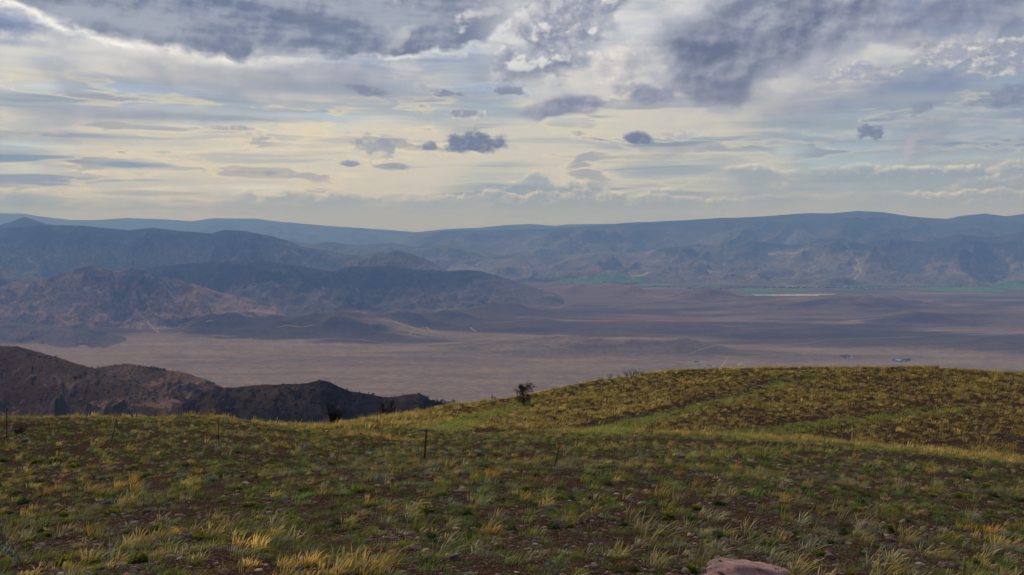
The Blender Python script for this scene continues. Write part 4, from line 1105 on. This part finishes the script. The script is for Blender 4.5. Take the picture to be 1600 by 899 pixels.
def house(name, px, py, L, Wd, H, wall, roof, label, cat, group=None, rz=0.0):
    p = hit(px, py)
    e = bpy.data.objects.new(name, None); COL.objects.link(e); e.location = p; e.rotation_euler = (0, 0, rz); e.empty_display_size = 5
    l, w = L / 2, Wd / 2
    v, q = box(-l, l, -w, w, -2, H)
    n = len(v); v += [(-l, 0, H * 1.45), (l, 0, H * 1.45)]
    mesh_obj('wall', v, quads=q, tris=[(4, 7, n), (5, n + 1, 6)], mat=wall, parent=e)
    t, ov = 0.35, 0.8
    r = []
    for s_ in (-1, 1):
        r += [(-l - ov, s_ * (w + ov), H - 0.25), (l + ov, s_ * (w + ov), H - 0.25), (l + ov, 0, H * 1.45 + 0.3), (-l - ov, 0, H * 1.45 + 0.3)]
    r += [(x, y, z + t) for x, y, z in r[:8]]
    mesh_obj('roof', r, quads=[(0, 1, 2, 3), (5, 4, 7, 6), (8, 11, 10, 9), (13, 14, 15, 12), (0, 8, 9, 1), (4, 5, 13, 12), (0, 3, 11, 8), (7, 4, 12, 15), (1, 9, 10, 2), (5, 6, 14, 13)], mat=roof, parent=e)
    v, q = box(-1.4, 1.4, -w - 0.12, -w + 0.02, -0.2, min(H * 0.75, 3.0)); mesh_obj('door', v, quads=q, mat=M['dark'], parent=e)
    for x in (-l * 0.6, l * 0.6):
        v, q = box(x - 1.0, x + 1.0, -w - 0.10, -w + 0.02, H * 0.4, H * 0.8); mesh_obj('window', v, quads=q, mat=M['dark'], parent=e)
    return tag(e, label, cat, group)
house('farmhouse', 1403, 565, 44, 24, 9, M['wall_w'], M['roof_l'], 'white farmhouse with a pale roof between dark trees on the valley floor', 'house', None, 0.1)
house('barn', 1412, 564.5, 34, 18, 8, M['wall_w'], M['roof_d'], 'long white barn right beside the pale roofed farmhouse', 'barn', None, -0.2)
house('shed', 1320, 559, 20, 12, 4.5, M['wall_b'], M['roof_d'], 'brown shed in the dark cluster left of the white farmhouse', 'shed', None, 0.2)
house('shed', 1331, 559.5, 14, 10, 4.5, M['wall_w'], M['roof_l'], 'small pale shed at the right end of the dark cluster', 'shed', None, -0.1)
house('shed', 1156, 571, 22, 14, 6, M['wall_w'], M['roof_l'], 'pale metal shed standing alone just above the grassy crest', 'shed', None, 0.3)
for i, (px, py, L) in enumerate([(1092, 571, 18), (1099, 572, 24), (1107, 572.5, 18), (1116, 573, 20)]):
    house('shed', px, py, L, 12, 4.5, M['wall_w'], M['roof_l'] if i % 2 else M['roof_d'], ['leftmost shed of the pale row just above the grassy crest', 'longest shed of the pale row just above the grassy crest',
          'third shed from the left in the pale row above the crest', 'rightmost shed of the pale row just above the grassy crest'][i], 'shed', 'sheds in the pale row above the crest', 0.2 * i)
house('shed', 1088, 566, 26, 10, 4, M['wall_b'], M['roof_d'], 'low dark shed above the left end of the pale row', 'shed', None, 0.0)
for i in range(16):
    px, py = 1205 + i * 11.5 + random.uniform(-3, 3), random.uniform(448.5, 451.5)
    house('house', px, py, random.uniform(22, 40), 18, 8, M['wall_w'], random.choice([M['roof_l'], M['roof_d']]), ORD[i] + ' house from the left in the far valley town', 'house', 'houses of the far valley town', random.uniform(-0.5, 0.5))

# ------------------------------------------------------------------ trees and burnt bushes
def tube(acc, pts, rad, col, n=5):
    pts = [Vector(p) for p in pts]; V, T = [], []
    for i, p in enumerate(pts):
        d = (pts[min(i + 1, len(pts) - 1)] - pts[max(i - 1, 0)]).normalized()
        a = d.orthogonal().normalized(); b = d.cross(a)
        for k in range(n):
            t = 2 * math.pi * k / n; V.append(p + (a * math.cos(t) + b * math.sin(t)) * rad[i])
    for i in range(len(pts) - 1):
        for k in range(n):
            k2 = (k + 1) % n; T += [(i * n + k, i * n + k2, (i + 1) * n + k2), (i * n + k, (i + 1) * n + k2, (i + 1) * n + k)]
    acc.add(np.array([v[:] for v in V]), np.array(T), np.tile(np.array(col) * random.uniform(0.8, 1.2), (len(V), 1)))
def branchy(acc, base, d, L, r, depth, col, out, spread=0.6):
    pts = [Vector(base)]; rad = [r]; d = Vector(d).normalized()
    for i in range(3):
        d = (d + Vector((random.gauss(0, 0.16), random.gauss(0, 0.16), random.gauss(0.05, 0.1)))).normalized()
        pts.append(pts[-1] + d * L / 3); rad.append(r * (1 - 0.2 * (i + 1)))
    tube(acc, pts, rad, col)
    if depth == 0: out.append(pts[-1]); return
    for k in range(random.choice((2, 3, 3))):
        a = random.choice(pts[1:])
        nd = (d + Vector((random.gauss(0, spread), random.gauss(0, spread), random.gauss(0.1, spread * 0.5)))).normalized()
        branchy(acc, a, nd, L * random.uniform(0.55, 0.8), r * 0.55, depth - 1, col, out, spread)
def leafball(acc, pts, n, sp, s, pal):
    P_ = np.array([p[:] for p in pts]); c = P_[rng.integers(0, len(P_), n)] + rng.normal(0, sp, (n, 3))
    o = rng.normal(0, 1, (n, 3, 3)); o /= np.linalg.norm(o, axis=2)[..., None]
    acc.add((c[:, None] + o * (rng.uniform(0.6, 1.3, n) * s)[:, None, None]).reshape(-1, 3), np.arange(n * 3).reshape(-1, 3), np.repeat(np.array(pal)[rng.integers(0, len(pal), n)] * np.exp(rng.normal(0, 0.25, n))[:, None], 3, 0))
DARKLEAF = [(0.022, 0.024, 0.018), (0.034, 0.030, 0.022), (0.030, 0.020, 0.018)]
def juniper(p, h, label, group=None, leaves=900, pal=DARKLEAF, bark=(0.030, 0.022, 0.020), ls=1.0):
    e = bpy.data.objects.new('juniper_tree', None); COL.objects.link(e); e.location = p; e.empty_display_size = 0.5
    tr, cr, tips = Acc(), Acc(), []
    tube(tr, [(0, 0, -0.2), (0.02, 0, h * 0.3), (-0.03 * h, 0.02, h * 0.6), (0.02 * h, 0, h * 0.92)], [h * 0.05, h * 0.042, h * 0.028, h * 0.008], bark, 7)
    for i in range(13):
        z = h * random.uniform(0.06, 0.85); a = i * 2.4 + random.uniform(-0.4, 0.4); L = h * 0.36 * math.sin(math.pi * (0.25 + 0.68 * (z / h))) * random.uniform(0.7, 1.25)
        branchy(tr, (0, 0, z), (math.cos(a), math.sin(a), 0.55), L, h * 0.014, 1, bark, tips, 0.5)
    for i in range(34):
        a = i * 2.4; z = random.uniform(0.03, 0.95); rr = h * 0.42 * math.sqrt(max(0.05, 1 - ((z - 0.45) / 0.56) ** 2)) * random.uniform(0.35, 1.0)
        tips.append(Vector((math.cos(a) * rr, math.sin(a) * rr, h * z)))
    leafball(cr, tips + [Vector((0, 0, h * 0.9))], leaves, h * 0.055, h * 0.035 * ls, pal)
    tr.build('trunk', M['twig'], e); cr.build('crown', M['leafdull'], e)
    return tag(e, label, 'tree', group)
def burnt_bush(p, h, label, group=None, stems=9, leaf=0, spread=0.55, name='bare_bush', pal=((0.022, 0.018, 0.018),)):
    e = bpy.data.objects.new(name, None); COL.objects.link(e); e.location = p; e.empty_display_size = 0.5
    tr, cr, tips = Acc(), Acc(), []
    for i in range(stems):
        a = i * 2.4; branchy(tr, (0.05 * h * math.cos(a), 0.05 * h * math.sin(a), -0.1), (math.cos(a) * spread, math.sin(a) * spread, 1.0), h * random.uniform(0.35, 0.62), h * 0.022, 2, (0.020, 0.016, 0.016), tips, 0.45)
    tr.build('branches', M['twig'], e)
    if leaf: leafball(cr, tips, leaf, h * 0.06, h * 0.045, pal); cr.build('crown', M['leafdull'], e)
    return tag(e, label, 'bush', group)
p = ridge_hit(818, 633); D = math.hypot(p.x, p.y)
juniper(p, 31 / F * D, 'lone dark juniper tree standing where the green strip meets the skyline of the slope', leaves=2600, pal=[(0.026, 0.030, 0.020), (0.040, 0.038, 0.024), (0.032, 0.024, 0.020)])
def on_ridge(px, hpx, dy, label, group=None, **kw):
    th = math.atan((px - 800) / F / 1.02); rc = float(np.interp(th, _ct, _cr)) - dy
    x, y = rc * math.sin(th), rc * math.cos(th); D = rc
    return burnt_bush(Vector((x, y, zat(x, y))), hpx / F * D, label, group, **kw)
on_ridge(770, 12, -1, 'small round dark bush on the skyline left of the lone juniper', leaf=160, stems=7)
for i, (px, h) in enumerate(((942, 8), (957, 11), (972, 9), (984, 13), (993, 15), (1001, 12), (1009, 10))):
    on_ridge(px, h, 0.0, ORD[i] + ' bush from the left in the dark row along the grassy crest', 'dark bushes along the grassy crest', leaf=60, stems=7)
on_ridge(1483, 9, 1.5, 'dark rounded bush alone on the crest near the right end', leaf=240, stems=7)
on_ridge(1453, 6, 1.0, 'tiny dark bush on the crest left of the rounded one', leaf=110, stems=5)
on_ridge(512, 42, 3.0, 'large burnt bush with many upright bare stems in the dip of the crest', stems=16, spread=0.42, leaf=0)
on_ridge(598, 36, 2.0, 'burnt leafless bush right of the larger one, against the black hill', stems=13, spread=0.5, leaf=0)
on_ridge(2, 22, 15.0, 'grey twiggy bush cut by the left edge of the picture beside a fence post', stems=12, spread=0.7, leaf=60)
pal_g = [(0.018, 0.036, 0.028), (0.026, 0.046, 0.034), (0.014, 0.026, 0.022)]
for i, px in enumerate((664, 671, 678, 684, 690, 696, 702, 708)):
    q = hit(px, 634) or hit(px, 640)
    if q: juniper(q, random.uniform(4.5, 6.5), ORD[i] + ' tree from the left in the dark green clump behind the crest', 'green junipers behind the crest', leaves=260, pal=pal_g, ls=2.2)
for i, px in enumerate((236, 241, 246, 251, 256)):
    q = hit(px, 578 + (px - 236) * 0.12)
    if q: juniper(q, random.uniform(5, 7), ORD[i] + ' tree from the left in the row on top of the brown hill', 'dark trees on top of the brown hill', leaves=160, pal=pal_g, ls=2.6)
for i, (px, py) in enumerate(((118, 596), (125, 592), (133, 588))):
    q = hit(px, py)
    if q: juniper(q, 8, ORD[i] + ' tree from the left in the clump on the brown hillside', 'dark trees on the brown hillside', leaves=220, pal=pal_g, ls=2.4)

pal_t = [(0.020, 0.042, 0.040), (0.028, 0.055, 0.048), (0.016, 0.030, 0.030)]
for i, (px, py) in enumerate([(1396, 565), (1398, 564), (1400, 566), (1407, 563), (1409, 566), (1411, 562.5), (1415, 565.5), (1417, 564), (1419, 563.5), (1421, 565)]):
    q = hit(px, py)
    if q: juniper(q, random.uniform(12, 18), ORD[i] + ' tree from the left round the white farmhouse', 'trees round the white farmhouse', leaves=150, pal=pal_t, ls=3.2)
for i, (px, py) in enumerate([(1314, 558), (1317, 557.5), (1322, 557), (1326, 557.5), (1328, 559), (1334, 558.5)]):
    q = hit(px, py)
    if q: juniper(q, random.uniform(10, 15), ORD[i] + ' tree from the left in the dark cluster left of the farmhouse', 'trees of the dark cluster on the valley floor', leaves=130, pal=pal_t, ls=3.2)

# ------------------------------------------------------------------ fence posts
M['post'] = material('rusty_post', lambda: bsdf(mix(sstep(noise(pos(), 14.0, 5.0, 0.65), 0.42, 0.62), (0.030, 0.026, 0.026), (0.075, 0.036, 0.024)), 0.8, 0.25))
M['stake'] = material('weathered_stake', lambda: bsdf(mix(noise(pos(), 20.0, 4.0, 0.6), (0.12, 0.10, 0.09), (0.24, 0.21, 0.19)), 0.9, 0.1))
M['orange'] = material('orange_ribbon', lambda: bsdf((0.62, 0.12, 0.05), 0.6, 0.2))
M['redpaint'] = material('red_rusty_iron', lambda: bsdf(mix(noise(pos(), 16.0, 4.0, 0.6), (0.14, 0.030, 0.020), (0.22, 0.055, 0.035)), 0.8, 0.2))
def post(px, pyb, pyt, pxt, label, mat=None, cap=None, w=0.034, plate=False, flag=False, name='fence_post'):
    b = ridge_hit(px, pyb); D = math.hypot(b.x, b.y); h = (pyb - pyt) / F * D; dx = (pxt - px) / F * D
    e = bpy.data.objects.new(name, None); COL.objects.link(e); e.location = b; e.empty_display_size = 0.3
    k = dx / h
    v, q = [], []
    def bar(x0, x1, y0, y1, z0, z1):
        n = len(v); bv, bq = box(x0, x1, y0, y1, z0, z1); v.extend((x + z * k, y, z) for x, y, z in bv); q.extend(tuple(i + n for i in f) for f in bq)
    bar(-w / 2, w / 2, 0, 0.010, -0.3, h)                 # flange
    bar(-0.005, 0.005, 0.0102, 0.05, -0.3, h - 0.003)     # web
    mesh_obj('shaft', v, quads=q, mat=mat or M['post'], parent=e)
    v, q = [], []
    for i in range(int(h / 0.11)):
        bar(-0.012, 0.012, -0.010, -0.0005, 0.10 + i * 0.11, 0.125 + i * 0.11)
    o = mesh_obj('studs', v, quads=q, mat=mat or M['post'], parent=e); o['kind'] = 'stuff'
    if cap:
        v, q = [], []; bar(-w * 0.62, w * 0.62, -0.012, 0.052, h * 0.86, h + 0.004); mesh_obj('painted_top', v, quads=q, mat=cap, parent=e)
    if plate:
        v, q = [], []; bar(-w * 2.6, w * 0.8, -0.02, -0.011, 0.30 * h, 0.38 * h); mesh_obj('clamp', v, quads=q, mat=M['post'], parent=e)
    if flag:
        v, q = [], []
        for i in range(5):
            bar(-w * 0.7 + i * 0.012, w * 0.7 + i * 0.016, -0.03 - 0.006 * i, -0.026 - 0.006 * i, h * (0.98 - 0.035 * (i + 1)), h * (0.98 - 0.035 * i) - 0.002)
        mesh_obj('ribbon', v, quads=q, mat=M['orange'], parent=e)
    return tag(e, label, 'fence post' if name == 'fence_post' else 'stake')
post(10, 684, 641, 12, 'upright dark metal fence post near the left edge with a rusty top', cap=M['redpaint'])
post(173, 696, 653, 184, 'dark metal fence post leaning to the right, left part of the slope')
post(342, 696, 655, 342, 'upright dark metal fence post with a clamp low on its shaft', plate=True)
post(663, 722, 669, 667, 'tallest dark fence post, standing left of the green strip', w=0.055)
post(867, 728, 692, 875, 'leaning stake with an orange ribbon on top, middle of the slope', flag=True, name='marker_stake')
post(1090, 740, 718, 1084, 'short pale weathered stake leaning left in straw grass', mat=M['stake'], name='marker_stake')
post(1604, 728, 699, 1589, 'reddish rusty post leaning left at the right edge of the picture', mat=M['redpaint'])

# ------------------------------------------------------------------ haze in the air
def haze():
    n = 40600.0
    bm = bmesh.new(); bmesh.ops.create_cube(bm, size=1.0)
    for v in bm.verts:
        v.co = (v.co.x * 2 * n, v.co.y * 2 * n, -960.0 if v.co.z < 0 else 640.0)
    me = bpy.data.meshes.new('haze'); bm.to_mesh(me); bm.free()
    m = bpy.data.materials.new('haze'); m.use_nodes = True; S.tree = m.node_tree; S.tree.nodes.clear()
    v = new('ShaderNodeVolumePrincipled'); out = new('ShaderNodeOutputMaterial')
    v.inputs['Color'].default_value = HAZE_COLOR
    v.inputs['Density'].default_value = HAZE_DENSITY
    v.inputs['Absorption Color'].default_value = (1, 1, 1, 1)
    v.inputs['Anisotropy'].default_value = 0.0
    for k in ('Density Attribute', 'Color Attribute', 'Temperature Attribute'):
        v.inputs[k].default_value = ''
    S.tree.links.new(v.outputs[0], out.inputs['Volume'])
    me.materials.append(m)
    o = bpy.data.objects.new('haze', me); COL.objects.link(o)
    tag(o, kind='stuff')
HAZE_COLOR = (0.26, 0.46, 1.0, 1.0)
HAZE_DENSITY = 5.5e-5
haze()
